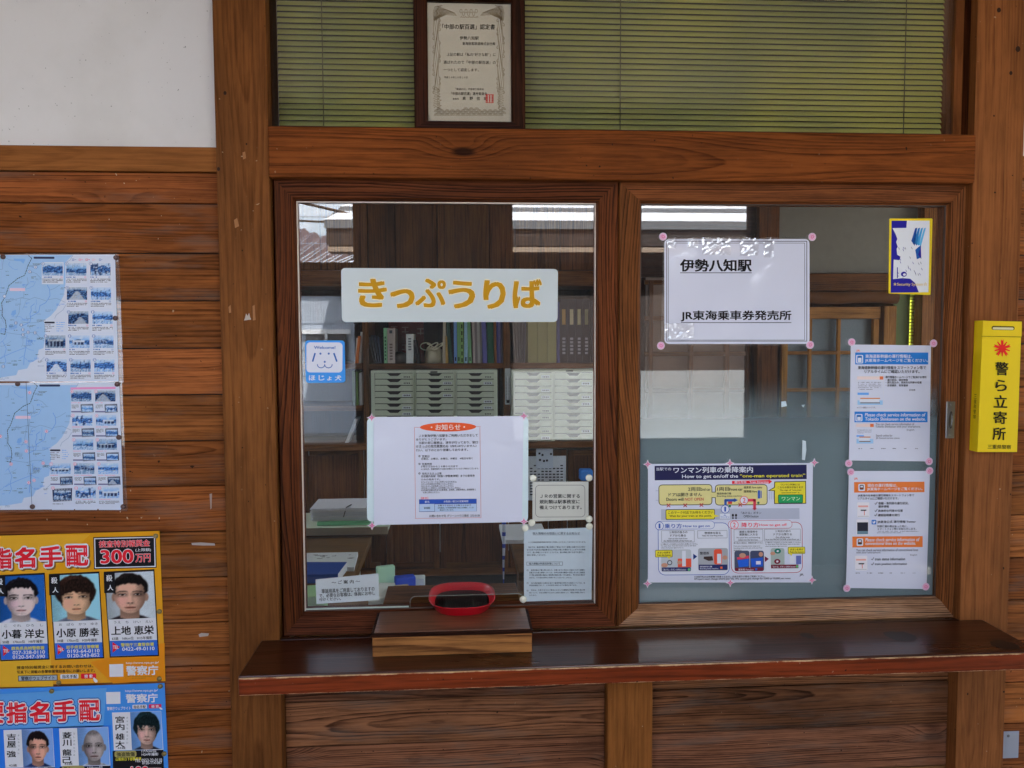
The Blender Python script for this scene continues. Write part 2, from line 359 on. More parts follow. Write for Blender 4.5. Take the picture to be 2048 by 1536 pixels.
# ------------------------------------------------------------------ ticket wall
XL0, XL1, XR0, XR1 = -.549, -.431, 1.2455, 1.372
wall = empty('ticket_wall', (.4, 0, 0)); tag(wall, 'timber ticket office wall of brown posts, boards and white plaster', 'wall')
for x0, x1 in ((XL0, XL1), (XR0, XR1)):
    m = MB(); m.box(x0, x1, -.05, .06, 0, 2.999, W_POST, 'z'); m.build('post', wall, bevel=.002)
zb0, zb1 = P(900, 357, -.06).z, P(1200, 259.5, -.06).z
m = MB(); m.box(XL1+.001, XR0-.001, -.06, .055, zb0, zb1, W_BEAM); m.build('lintel_beam', wall, bevel=.003)
xm0, xm1 = P(1215, 1430, -.045).x, P(1305, 1430, -.045).x
m = MB(); m.box(xm0, xm1, -.045, .04, 0, .79, W_POST, 'z'); m.build('stub_post', wall, bevel=.002)
zl = [P(437, y, -.01).z for y in (346, 408, 507, 601.6, 696, 789, 881, 971, 1062, 1153.7, 1244, 1330, 1419.5, 1507.7)]
pitch = (zl[2]-zl[-1])/11
while zl[-1] > .05: zl.append(max(zl[-1]-pitch, .0))
def boards(name, x0, x1, zs, mat, y=-.01):
    mm = MB()
    for a, b_ in zip(zs, zs[1:]):
        dy = random.uniform(-.0012, .0012)
        mm.box(x0, x1, y+dy, y+.03, b_+.0013, a-.0013, mat)
    mm.box(x0, x1, y+.012, y+.04, zs[-1], zs[0], GAP)
    return mm.build(name, wall, bevel=.0015)
boards('board_panel', -2.2, XL0-.0005, zl, W_BOARD)
boards('board_panel', XR1+.0005, 3.4, zl, W_BOARD)
zt = P(437, 295, -.015).z
for x0, x1 in ((-2.2, XL0-.002), (XR1+.002, 3.4)):
    m = MB(); m.box(x0, x1, -.018, .03, zl[0]+.001, zt, W_POST); m.build('rail', wall, bevel=.002)
    m = MB(); m.box(x0, x1, .004, .03, zt, 2.999, PLASTER)
    m.build('plaster_panel', wall)
zu = [.80] + [P(568, y, -.012).z for y in (1405, 1495)]; zu.append(2*zu[2]-zu[1])
while zu[-1] > .05: zu.append(max(zu[-1]-(zu[1]-zu[2]), 0))
boards('board_panel', XL1+.001, xm0-.001, zu, W_BOARD2, -.014); boards('board_panel', xm1+.001, XR0-.001, zu, W_BOARD2, -.014)
KNOTI = ink(44, 26, 16); SCF = ink(158, 146, 138); SCT = ink(136, 94, 60)
def scuff(q, y, mt):
    mm = MB(); mm.prism([(P(a, b_, y).x, P(a, b_, y).z) for a, b_ in reversed(q)], y, y+.0006, mt); mm.build('paint_scuff', wall)
scuff([(383, 1086), (402, 1085), (429, 1087), (430, 1091), (405, 1091), (384, 1090)], -.0122, SCF); scuff([(397, 1269), (403, 1266), (418, 1267), (416, 1272), (399, 1274)], -.0122, SCF)
scuff([(419, 988), (424, 987), (423, 1016), (421, 1019)], -.0122, ink(150, 130, 118)); scuff([(490, 636), (492, 627), (495, 632), (498, 626), (500, 634), (502, 639), (488, 641)], -.0506, SCF); scuff([(505, 612), (509, 610), (511, 640), (506, 641)], -.0506, SCT); scuff([(457, 614), (461, 610), (462, 625), (458, 626)], -.0506, SCT)
scuff([(485, 305), (490, 303), (492, 316), (486, 319)], -.0506, SCT); scuff([(468, 440), (474, 436), (478, 452), (470, 456)], -.0506, SCT)
for a, b_, r_ in ((450, 186, 4), (493, 288, 2), (437, 338, 4), (1998, 20, 5), (2036, 98, 6), (2022, 146, 4)):
    scuff([(a+r_*cos(t_)*.8, b_+r_*sin(t_)) for t_ in [2*pi*k/10 for k in range(10)]], -.0506, KNOTI)
# upper window: jambs, blind behind a pane
ux0, ux1 = P(549, 150, .02).x, P(1899, 150, .02).x
m = MB(); m.box(XL1+.001, ux0, -.015, .055, zb1+.001, 2.99, W_DARK, 'z'); m.build('jamb', wall)
m = MB(); m.box(ux1, ux1+.026, .0, .055, zb1+.001, 2.99, W_POST, 'z'); m.build('jamb', wall)
m = MB(); m.box(ux1+.027, XR0-.001, -.025, .055, zb1+.001, 2.99, W_FRAME, 'z'); m.build('jamb', wall)
m = MB(); m.box(ux0, ux1, .008, .012, zb1+.002, 2.98, GLASS); m.build('window_pane', wall)
bl = empty('venetian_blind', ((ux0+ux1)/2, .05, zb1)); tag(bl, 'olive green slatted blind behind the long upper window', 'blind')
m = MB(); zz = zb1+.006; k = 0
while zz < 2.75:
    m.reseed(); a = radians(58 + random.uniform(-.7, .7)); pts = []
    for i in range(5):
        s_ = (i/4-.5)*.0150; c_ = .0011*(1-(i/2-1)**2)
        pts.append((.045 + s_*cos(a) + c_*sin(a)*-1, s_*sin(a) + c_*cos(a)))
    for (ya, za), (yb, zb_) in zip(pts, pts[1:]):
        m.face([(ux0+.004, ya, zz+za), (ux1-.004, ya, zz+za), (ux1-.004, yb, zz+zb_), (ux0+.004, yb, zz+zb_)], BLIND, smooth=True)
    zz += .0134; k += 1
m.build('slats', bl)
for px in (646, 1240, 1808):
    x = P(px, 150, .04).x; m = MB(); m.tube([(x, .0365, zb1), (x, .0365, 2.75)], .0012, CORD); m.build('ladder_cord', bl)
m = MB(); m.box(XL1+.001, XR0-.001, .062, .07, zb1-.02, 2.99, GAP); m.build('light_block_board', wall)  # added unseen board, keeps stray office light from leaking past the blind

# ------------------------------------------------------------------ sliding windows
def mitre(mm, ox0, ox1, oz0, oz1, ix0, ix1, iz0, iz1, prof, mat, matb=None):
    """four mitred members; prof of (t from outer to inner, y)"""
    def pt(side, t):
        x0 = ox0+(ix0-ox0)*t; x1 = ox1+(ix1-ox1)*t; z0 = oz0+(iz0-oz0)*t; z1 = oz1+(iz1-oz1)*t
        return {'l': ((x0, z1), (x0, z0)), 'r': ((x1, z0), (x1, z1)), 'b': ((x0, z0), (x1, z0)), 't': ((x1, z1), (x0, z1))}[side]
    for side in 'lrbt':
        mm.reseed(); acc = 0
        for (ta, ya), (tb, yb) in zip(prof, prof[1:]):
            a0, a1 = pt(side, ta); b0, b1 = pt(side, tb)
            wd = math.hypot((b0[0]-a0[0]) if side in 'lr' else (b0[1]-a0[1]), yb-ya)
            ax = 1 if side in 'lr' else 0
            q = [(a0[0], ya, a0[1]), (a1[0], ya, a1[1]), (b1[0], yb, b1[1]), (b0[0], yb, b0[1])]
            mm.face(q, (matb or mat) if side == 'b' else mat, [(a0[ax], acc), (a1[ax], acc), (b1[ax], acc+wd), (b0[ax], acc+wd)]); acc += wd
FPROF = [(0, .03), (0, -.028), (.05, -.031), (.86, -.024), (.93, -.021), (.95, -.012), (1, -.009), (1, .03)]
zo0, zo1 = .834, 1.9165
panes = {}
for nm, o, i, mat, lab in (('left', (-.4265, .3803), (-.3795, .3305), W_FRAME, 'red brown mitred window with the speaking hole at its bottom edge'),
                           ('right', (.3815, 1.2432), (.4392, 1.2065), W_FRAME2, 'brown mitred window with frosted lower half and steel finger pull')):
    win = empty('office_window', ((o[0]+o[1])/2, 0, zo0)); tag(win, lab, 'window')
    m = MB(); mitre(m, o[0], o[1], zo0, zo1, i[0], i[1], .886 if nm == 'left' else .8815, 1.868, FPROF, mat, W_SILLRAIL if nm == 'right' else None); m.build('frame', win)
    iz0 = .886 if nm == 'left' else .8815
    m = MB(); mitre(m, i[0]-.001, i[1]+.001, iz0-.001, 1.869, i[0]+.003, i[1]-.003, iz0+.003, 1.865, [(0, -.0088), (.9, -.0082), (1, -.004)], PUTTY if nm == 'left' else PUTTYD, PUTTYD); m.build('glazing_bead', win)
    panes[nm] = (win, i, iz0)
win, i, iz0 = panes['left']
hx0, hx1, hz = P(820, 1200).x, P(1047, 1190).x, .9135
def arc(cx, cz, r, a0, a1, n=6): return [(cx+r*cos(radians(a0+(a1-a0)*k/n)), cz+r*sin(radians(a0+(a1-a0)*k/n))) for k in range(n+1)]
GEDGE = plain('polished glass edge', A(170, 180, 172), .25, coat=.5)
GEDGE2 = plain('cut glass edge', A(120, 130, 124), .3, coat=.5)
poly = [(i[0], iz0), (hx0, iz0)] + arc(hx0+.014, hz-.014, .014, 180, 90) + arc(hx1-.014, hz-.014, .014, 90, 0) + [(hx1, iz0), (i[1], iz0), (i[1], 1.868), (i[0], 1.868)]
m = MB(); m.prism(poly, -.002, .003, GLASS, GEDGE2); m.build('glass_pane', win)
rim = [(hx0, iz0+.001)] + arc(hx0+.014, hz-.014, .014, 180, 90) + arc(hx1-.014, hz-.014, .014, 90, 0) + [(hx1, iz0+.001)]
m = MB(); m.tube([(x, .0, z) for x, z in rim], .0007, GEDGE2); m.build('hole_rim', win)
m = MB(); m.box(i[0], hx0-.003, -.006, -.0025, iz0, iz0+.006, GEDGE); m.build('edge_strip', win)
win, i, iz0 = panes['right']
m = MB(); m.box(i[0], i[1], -.002, .003, iz0, 1.868, GLASS); m.build('glass_pane', win)
# frosted film with a faded top edge
FROST = bpy.data.materials.new('frosted film'); FROST.use_nodes = True; _t = NT(FROST); _t.n.clear()
_o = _t.new('ShaderNodeOutputMaterial'); _tr = _t.new('ShaderNodeBsdfTransparent'); _d = _t.new('ShaderNodeBsdfDiffuse'); _tl = _t.new('ShaderNodeBsdfTranslucent')
_d.inputs[0].default_value = (*A(122, 140, 146), 1); _tl.inputs[0].default_value = (.12, .15, .16, 1)
_g = _t.new('ShaderNodeNewGeometry'); _sx = _t.new('ShaderNodeSeparateXYZ'); _t.l.new(_g.outputs['Position'], _sx.inputs[0])
zf0, zf1 = P(1550, 880, 0).z, P(1550, 790, 0).z
_fn = _t.noise(_t.new('ShaderNodeTexCoord').outputs['Object'], 4, 5, .65)
_al = _t.math('MULTIPLY', _t.ramp(_t.math('MULTIPLY_ADD', _t.math('SUBTRACT', _fn, .5), .03, _sx.outputs[2]), ((zf0-.03, zf1+.05), (.97, 0))), _t.math('MULTIPLY_ADD', _fn, .16, .86), clamp=True)
_ad = _t.new('ShaderNodeMixShader'); _ad.inputs[0].default_value = .25; _t.l.new(_d.outputs[0], _ad.inputs[1]); _t.l.new(_tl.outputs[0], _ad.inputs[2])
_mx = _t.new('ShaderNodeMixShader'); _t.l.new(_al, _mx.inputs[0]); _t.l.new(_tr.outputs[0], _mx.inputs[1]); _t.l.new(_ad.outputs[0], _mx.inputs[2]); _t.l.new(_mx.outputs[0], _o.inputs[0])
m = MB(); m.box(i[0], i[1], .004, .0045, iz0, zf1+.08, FROST); m.build('frosted_film', win)
# torn bits of old tape on the pane
m = MB()
for q in ([(1604, 880), (1611, 882), (1612, 900), (1609, 920), (1603, 919)], [(1562, 803), (1571, 802), (1573, 812), (1562, 814)], [(1602, 810), (1609, 809), (1606, 815)]):
    m.prism([(P(a, b_).x, P(a, b_).z) for a, b_ in reversed(q)], -.0026, -.0021, ink(178, 190, 196))
m.build('tape_residue', win)
hp0, hp1 = P(1892, 803, -.03), P(1907, 876, -.03)
m = MB(); m.box(hp0.x, hp1.x, -.0335, -.03, hp1.z, hp0.z, STEEL); pl = m.build('finger_pull', win, bevel=.0012)
hc = (hp0+hp1)/2; m = MB(); m.lathe((hc.x, -.0338, hc.z), [(.0045, 0), (.0052, .0008), (.0046, .0009), (.0035, .0002)], plain('pull recess', (.16, .16, .17), .35, 1), 20, 'y', 1, 4.2); m.build('recess', pl)
for zq in (hp0.z-.008, hp1.z+.008):
    m = MB(); m.lathe((hc.x, -.0335, zq), [(.002, 0), (.0016, .0009)], STEEL, 10, 'y'); m.build('screw', pl)

# ------------------------------------------------------------------ shelf, block, tray
zsf = .8347; sx0, sx1 = -.473, 1.303
WEAR = plain('bare worn wood', A(190, 150, 105), .7, var=.2)
sh = MB()
n = 60
sh.box(sx0, sx1, -.252, -.052, zsf-.042, zsf, W_SHELF); sh.box(XL1+.001, XR0-.001, -.052, -.0325, zsf-.042, zsf, W_SHELF)
sho = sh.build('counter_shelf', bevel=.003); tag(sho, 'long dark varnished counter shelf with a worn front edge', 'shelf')
m = MB(); m.box(sx0+.002, sx1-.002, -.2575, -.2525, zsf-.0405, zsf-.003, W_SHELFEDGE); m.build('front_edge', sho, bevel=.002)
rr = random.Random(3)
KN = plain('dark knot', (.012, .008, .007), .45)
for px, py, rx, ry in ((1615, 1271, 14, 5), (1800, 1272, 32, 9), (1008, 1308, 22, 3), (2010, 1290, 30, 8)):
    pts = []; m = MB()
    for k in range(14):
        a = 2*pi*k/14; pts.append(PZ(px+rx*cos(a)*(.85+.3*rr.random()), py-ry*sin(a)*(.85+.3*rr.random())+rx*.15*cos(a), zsf+.0005))
    m.face(pts, KN, None); m.build('knot', sho)
yb = -.1725; zt_ = .889
blk = MB(); blk.box(-.2, .158, yb, -.0325, zsf+.0003, zt_-.010, W_BLOCK); bo = blk.build('wooden_block', bevel=.0015)
tag(bo, 'wooden step block with a dark polished top on the counter shelf', 'block')
m = MB(); m.box(-.203, .161, yb-.003, -.0325, zt_-.010, zt_-.002, W_DARK); m.build('top_moulding', bo, bevel=.002)
m = MB(); m.box(-.196, .154, yb+.004, -.0328, zt_-.002, zt_, W_BLOCKTOP); m.build('top_panel', bo, bevel=.001)
# coin tray: rounded square dish
tr = empty('coin_tray', (.001, .012, zt_)); tag(tr, 'red plastic coin tray with black rubber mat on the wooden block', 'tray')
def sq(rx, ry, n=40, p=2.9):
    o = []
    for k in range(n):
        a = 2*pi*k/n; ca, sa = cos(a), sin(a)
        o.append((rx*math.copysign(abs(ca)**(2/p), ca), ry*math.copysign(abs(sa)**(2/p), sa)))
    return o
def loft(mm, rings, mat, cx, cy, close0=True, close1=True):
    R = [[mm.bm.verts.new((cx+x, cy+y, z)) for x, y in ring] for ring, z in rings]; n = len(R[0])
    fs = []
    for a, b_ in zip(R, R[1:]):
        for k in range(n): fs.append(mm.bm.faces.new([a[k], a[(k+1) % n], b_[(k+1) % n], b_[k]]))
    if close0: fs.append(mm.bm.faces.new(list(reversed(R[0]))))
    if close1: fs.append(mm.bm.faces.new(R[-1]))
    for f in fs:
        f.material_index = mm.mi(mat); f.smooth = True
        for l in f.loops: l[mm.sd] = mm.seed; l[mm.uv].uv = (l.vert.co.x, l.vert.co.y)
tcx, tcy = .001, .012
m = MB(); loft(m, [(sq(.063, .089), zt_+.0004), (sq(.066, .092), zt_+.002), (sq(.0795, .098), zt_+.0205), (sq(.0815, .100), zt_+.0215), (sq(.082, .1005), zt_+.0225), (sq(.0795, .098), zt_+.0227), (sq(.0775, .096), zt_+.0210), (sq(.069, .091), zt_+.004), (sq(.06, .08), zt_+.0035)], REDP, tcx, tcy)
m.build('dish', tr)
m = MB(); loft(m, [(sq(.0665, .0845), zt_+.0042), (sq(.0665, .0845), zt_+.0058)], RUBBER, tcx, tcy)
for k in range(31):
    x = -.06+k*.004; ym = .0845*(1-abs(x/.0665)**3.2)**(1/3.2)-.002; m.box(tcx+x-.0008, tcx+x+.0008, tcy-ym, tcy+ym, zt_+.0058, zt_+.0074, RUBBER)
m.build('rubber_mat', tr)

# ------------------------------------------------------------------ printed sheets
_tc = bpy.data.curves.new('lettering source', 'FONT'); _to = bpy.data.objects.new('lettering source', _tc); COL.objects.link(_to)
_tc.resolution_u = 3; _tc.size = 1.0
_cache = {}
def glyphs(body, bold):
    key = (body, bold)
    if key not in _cache:
        _tc.body = body
        dg = bpy.context.evaluated_depsgraph_get(); dg.update()
        ev = _to.evaluated_get(dg); me = ev.to_mesh()
        vs = [(v.co.x, v.co.y) for v in me.vertices]; fs = [tuple(p.vertices) for p in me.polygons]
        ev.to_mesh_clear()
        xs = [v[0] for v in vs] or [0]; ys = [v[1] for v in vs] or [0]
        _cache[key] = (vs, fs, min(xs), max(xs), min(ys), max(ys))
    return _cache[key]
PHOTO, _t, _b = newmat('printed photograph'); _t.l.new(_t.new('ShaderNodeAttribute', attribute_name='pcol').outputs['Color'], _b.inputs['Base Color']); _b.inputs['Roughness'].default_value = .6; _b.inputs['Specular IOR Level'].default_value = .12
def sstep(a, b, x):
    t = max(0, min(1, (x-a)/(b-a))); return t*t*(3-2*t)
def mixc(a, b, t): return tuple(p+(q-p)*t for p, q in zip(a, b))
class Sheet:
    def __init__(s, name, label, cat, quad, Y, mat, crop=(0, 0, 1), slope=0, thick=.0008, group=None, rnd=0, sides=None):
        s.Y = Y; s.c = crop; s.sl = slope; s.parts = {}; s.order = []
        q = [P(*p, Y) for p in quad]     # tl tr br bl
        pts = [(v.x, v.z) for v in (q[3], q[2], q[1], q[0])]
        if rnd: pts = s.round(pts, rnd)
        m = MB(); m.prism(pts, Y, Y+thick, mat, sides); s.root = m.build(name)
        tag(s.root, label, cat, group)
    @staticmethod
    def round(pts, r, n=5):
        out = []; N = len(pts)
        for i in range(N):
            p = Vector(pts[i]); a = (Vector(pts[i-1])-p).normalized(); b_ = (Vector(pts[(i+1) % N])-p).normalized()
            for k in range(n+1):
                t = k/n; q0, q1, q2 = p+a*r, p, p+b_*r
                out.append(tuple(q0*(1-t)**2+q1*2*t*(1-t)*.95+q1*.05*2*t*(1-t)+q2*t*t))
        return out
    def w(s, x, y, L=1):
        v = P(s.c[0]+x/s.c[2], s.c[1]+y/s.c[2], s.Y); return (v.x, s.Y-.00025*L, v.z)
    def mb(s, part):
        if part not in s.parts: s.parts[part] = MB(); s.order.append(part)
        return s.parts[part]
    def poly(s, part, m, pts, L=1, slope=True):
        xc = sum(p[0] for p in pts)/len(pts); yc = sum(p[1] for p in pts)/len(pts); sl = s.sl if slope else 0
        w = [s.w(x-sl*(y-yc), y+sl*(x-xc), L) for x, y in pts]
        ar = sum(w[i][0]*w[(i+1) % len(w)][2]-w[(i+1) % len(w)][0]*w[i][2] for i in range(len(w)))
        if ar < 0: w.reverse()
        s.mb(part).face(w, m)
    def rect(s, part, m, x0, y0, x1, y1, L=1): s.poly(part, m, [(x0, y0), (x1, y0), (x1, y1), (x0, y1)], L)
    def ell(s, part, m, cx, cy, rx, ry, L=1, n=24): s.poly(part, m, [(cx+rx*cos(2*pi*k/n), cy+ry*sin(2*pi*k/n)) for k in range(n)], L)
    def rr(s, part, m, x0, y0, x1, y1, r, L=1):
        pts = []
        for cx, cy, a0 in ((x1-r, y1-r, 0), (x0+r, y1-r, 90), (x0+r, y0+r, 180), (x1-r, y0+r, 270)):
            for k in range(5): a = radians(a0+90*k/4); pts.append((cx+r*cos(a), cy+r*sin(a)))
        s.poly(part, m, pts, L)
    def line(s, part, m, pts, wd, L=1):
        for (ax, ay), (bx, by) in zip(pts, pts[1:]):
            d = math.hypot(bx-ax, by-ay) or 1; nx, ny = -(by-ay)/d*wd/2, (bx-ax)/d*wd/2; ex, ey = (bx-ax)/d*wd*.3, (by-ay)/d*wd*.3
            s.poly(part, m, [(ax+nx-ex, ay+ny-ey), (bx+nx+ex, by+ny+ey), (bx-nx+ex, by-ny+ey), (ax-nx-ex, ay-ny-ey)], L, slope=False)
    def frame(s, part, m, x0, y0, x1, y1, wd, L=1):
        s.rect(part, m, x0, y0, x1, y0+wd, L); s.rect(part, m, x0, y1-wd, x1, y1, L); s.rect(part, m, x0, y0+wd, x0+wd, y1-wd, L); s.rect(part, m, x1-wd, y0+wd, x1, y1-wd, L)
    def rrframe(s, part, m, mi, x0, y0, x1, y1, r, wd, L=1):
        s.rr(part, m, x0, y0, x1, y1, r, L); s.rr(part, mi, x0+wd, y0+wd, x1-wd, y1-wd, max(r-wd, 1), L+.5)
    def text(s, part, m, body, x0, y0, x1, y1, L=3, bold=.0, under=None, slope=None, grow=0, shear=0):
        vs, fs, gx0, gx1, gy0, gy1 = glyphs(body, 0)
        if gx1-gx0 < 1e-6: return
        sl = s.sl if slope is None else slope; xc = (x0+x1)/2; yc = (y0+y1)/2; bm = s.mb(part); mi = bm.mi(m)
        sx, sy = (x1-x0)/(gx1-gx0), (y1-y0)/max(gy1-gy0, 1e-6); em = min(sx, sy)
        rad = (bold*.8+.006+grow)*em
        inset = bold*.8*em if not grow else bold*.8*em
        ax0, ax1, ay0, ay1 = x0+inset, x1-inset, y0+inset, y1-inset
        if rad < em*.003: offs = [(0, 0)]
        elif not grow: offs = [(-rad, -rad*.6), (rad, -rad*.6), (-rad, rad*.6), (rad, rad*.6)]
        else: offs = [(rad*cos(a), rad*sin(a)) for a in [2*pi*k/10 for k in range(10)]]
        for n, (ox, oy) in enumerate(offs):
            pts = []
            for x, y in vs:
                tx = (x-gx0)/(gx1-gx0); ty = (gy1-y)/max(gy1-gy0, 1e-6)
                cx = ax0+(ax1-ax0)*tx + shear*(1-ty)*(y1-y0)+ox; cy = ay0+(ay1-ay0)*ty+oy
                pts.append(bm.bm.verts.new(s.w(cx - sl*(cy-yc), cy + sl*(cx-xc), L+.04*n)))
            for f in fs:
                try: ff = bm.bm.faces.new([pts[k] for k in f]); ff.material_index = mi
                except ValueError: pass
        if under: s.rect(part, m, x0, y1+under, x1, y1+under*1.8, L)
    def photo(s, part, x0, y0, x1, y1, nx, ny, fn, L=3, corners=None):
        """a printed photograph: a fine grid whose vertices carry the print's own colours"""
        bm = s.mb(part); lay = bm.bm.loops.layers.float_color.get('pcol') or bm.bm.loops.layers.float_color.new('pcol'); mi = bm.mi(PHOTO)
        q = corners or ((x0, y0), (x1, y0), (x1, y1), (x0, y1))
        vs, cs = {}, {}
        for i in range(nx+1):
            for j in range(ny+1):
                u, v = i/nx, j/ny
                x = (q[0][0]*(1-u)+q[1][0]*u)*(1-v)+(q[3][0]*(1-u)+q[2][0]*u)*v; y = (q[0][1]*(1-u)+q[1][1]*u)*(1-v)+(q[3][1]*(1-u)+q[2][1]*u)*v
                vs[i, j] = bm.bm.verts.new(s.w(x, y, L)); c = fn(u, v); cs[i, j] = (*A(*[max(0, min(255, k)) for k in c]), 1)
        for i in range(nx):
            for j in range(ny):
                ks = ((i, j+1), (i+1, j+1), (i+1, j), (i, j)); f = bm.bm.faces.new([vs[k] for k in ks]); f.material_index = mi
                for l, k in zip(f.loops, ks): l[lay] = cs[k]
    def scrawl(s, part, m, x0, y0, x1, y1, rows, rnd, fill=.55, cell=None):
        """print too fine to read: rows of broken strokes"""
        h = (y1-y0)/rows; cell = cell or h*.75
        for k in range(rows):
            x = x0; end = x1 if k < rows-1 else x0+(x1-x0)*rnd.uniform(.35, .9); y = y0+k*h
            while x < end:
                wd = cell*rnd.uniform(.5, .95)
                if rnd.random() < .9: s.rect(part, m, x, y+h*.12*rnd.random(), min(x+wd, x1), y+h*fill*rnd.uniform(.75, 1), 2)
                x += cell
    def child(s, mb, name): return mb.build(name, s.root)
    def star(s, x, y, r):
        mm = MB(); c = s.w(x, y, 0); k = (s.w(x+1, y, 0)[0]-c[0])
        for rad, mat, L in ((r*1.15, STICKW, 3), (r*.74, PINK, 4)):
            pts = []
            for i in range(8):
                a = pi/4*i; q = rad if i % 2 == 0 else rad*.40; pts.append((c[0]+q*k*cos(a), s.Y-.0005*L, c[2]+q*k*sin(a)))
            mm.face(pts, mat)
        for a in (0, pi/2): mm.face([(c[0]+k*(r*.62*cos(a+o)*q), s.Y-.0025, c[2]+k*(r*.62*sin(a+o)*q)) for o, q in ((0, 1), (pi/2, .1), (pi, 1), (-pi/2, .1))], PINKL)
        s.child(mm, 'corner_sticker')
    def flower(s, x, y, r):
        mm = MB(); c = s.w(x, y, 0); k = (s.w(x+1, y, 0)[0]-c[0])
        def disc(cx, cz, rad, mat, L, n=20): mm.face([(cx+rad*cos(2*pi*i/n), s.Y-.0005*L, cz+rad*sin(2*pi*i/n)) for i in range(n)], mat)
        disc(c[0], c[2], r*k, STICKW, 3); disc(c[0], c[2], r*k*.86, ink(214, 130, 176), 3.6); disc(c[0], c[2], r*k*.74, PINKL, 4)
        for i in range(8):
            a = pi/4*i+.2
            mm.face([(c[0]+k*r*(.64*cos(a)), s.Y-.0024, c[2]+k*r*.64*sin(a)), (c[0]+k*r*.34*cos(a+.32), s.Y-.0024, c[2]+k*r*.34*sin(a+.32)), (c[0]+k*r*.12*cos(a), s.Y-.0024, c[2]+k*r*.12*sin(a)), (c[0]+k*r*.34*cos(a-.32), s.Y-.0024, c[2]+k*r*.34*sin(a-.32))], PINK)
        s.child(mm, 'corner_sticker')
    def pin(s, x, y, r, mat=None, nm='pin'):
        mm = MB(); c = s.w(x, y, 0); k = s.w(x+1, y, 0)[0]-c[0]; R_ = r*k
        mm.lathe((c[0], s.Y, c[2]), [(R_*.8, .0), (R_, .0012), (R_*.95, .003), (R_*.6, .0045), (R_*.2, .0050)], mat or PINB, 16, 'y'); s.child(mm, nm)
    def tape(s, x0, y0, x1, y1, seed, off=.0042, amp=.0016):
        """a crinkled strip of clear tape"""
        rt = random.Random(seed); nx, ny = max(3, int((x1-x0)/8)), max(3, int((y1-y0)/8)); mm = MB(); V = {}
        for i in range(nx+1):
            for j in range(ny+1):
                p = s.w(x0+(x1-x0)*i/nx+rt.uniform(-2, 2), y0+(y1-y0)*j/ny+rt.uniform(-2, 2), 0); V[i, j] = mm.bm.verts.new((p[0], s.Y-off-rt.uniform(0, amp), p[2]))
        mi = mm.mi(TAPE)
        for i in range(nx):
            for j in range(ny):
                for ks in (((i, j+1), (i+1, j+1), (i+1, j)), ((i, j+1), (i+1, j), (i, j))):
                    f = mm.bm.faces.new([V[k] for k in ks]); f.material_index = mi; f.smooth = True
        s.child(mm, 'clear_tape')
    def done(s):
        for p in s.order: s.child(s.parts[p], p.split('#')[0])
        return s.root
BLK = ink(22, 20, 24); GRY = ink(92, 92, 102); WHT = ink(200, 202, 212); NAVY = ink(36, 36, 70); RED = ink(206, 40, 52); ORG = ink(196, 96, 40); BLU = ink(28, 102, 180)
DK = ink(40, 40, 46)

# --- frosted ticket sign
S = Sheet('window_sign', 'pale frosted ticket sign with large golden hiragana on the left window', 'sign', [(682, 536), (1116, 538), (1115, 644), (684, 644)], -.0034, SIGNW, (590, 400, 3.357), 0, .0012, rnd=.011)
for ch, x0, y0, x1, y1 in (('き', 425, 527, 616, 722), ('っ', 640, 597, 802, 728), ('ぷ', 808, 527, 1012, 722), ('う', 1030, 540, 1208, 730), ('り', 1265, 537, 1413, 733), ('ば', 1462, 530, 1656, 728)):
    S.text('lettering', ink(236, 226, 190), ch, x0, y0, x1, y1, 2, .022 if ch == 'ぷ' else .034, grow=.024); S.text('lettering', ink(170, 124, 18), ch, x0, y0, x1, y1, 3, .022 if ch == 'ぷ' else .034)
S.done()
# --- welcome sticker
S = Sheet('welcome_sticker', 'blue and white assistance dog sticker at the left edge of the left window', 'sticker', [(610, 681), (689, 681), (691, 765), (612, 766)], -.003, ink(62, 140, 216), (600, 560, 6.827), .004, .0006, rnd=.008)
SB = ink(52, 92, 160)
S.rr('face_panel', ink(214, 216, 230), 88, 852, 580, 1262, 50, 1)
S.text('lettering', SB, 'Welcome!', 192, 900, 484, 942, 3, .02)
for (ch, x0, x1) in (('ほ', 122, 210), ('じ', 255, 335), ('ょ', 372, 434), ('犬', 478, 566)): S.text('lettering', ink(228, 234, 242), ch, x0, 1300 if ch != 'ょ' else 1316, x1, 1372, 3, .03)
S.line('dog_face', SB, [(205, 1003), (174, 1108)], 22, 2); S.line('dog_face', SB, [(464, 1003), (502, 1108)], 22, 2)
for x, y in ((280, 1005), (393, 1005), (338, 1117)): S.ell('dog_face', SB, x, y, 14, 14, 2)
for a, b_ in ((238, 338), (338, 440)): S.line('dog_face', SB, [(a+(b_-a)*(1-cos(pi*k/8))/2, 1154+46*sin(pi*k/8)) for k in range(9)], 11, 2)
S.done()
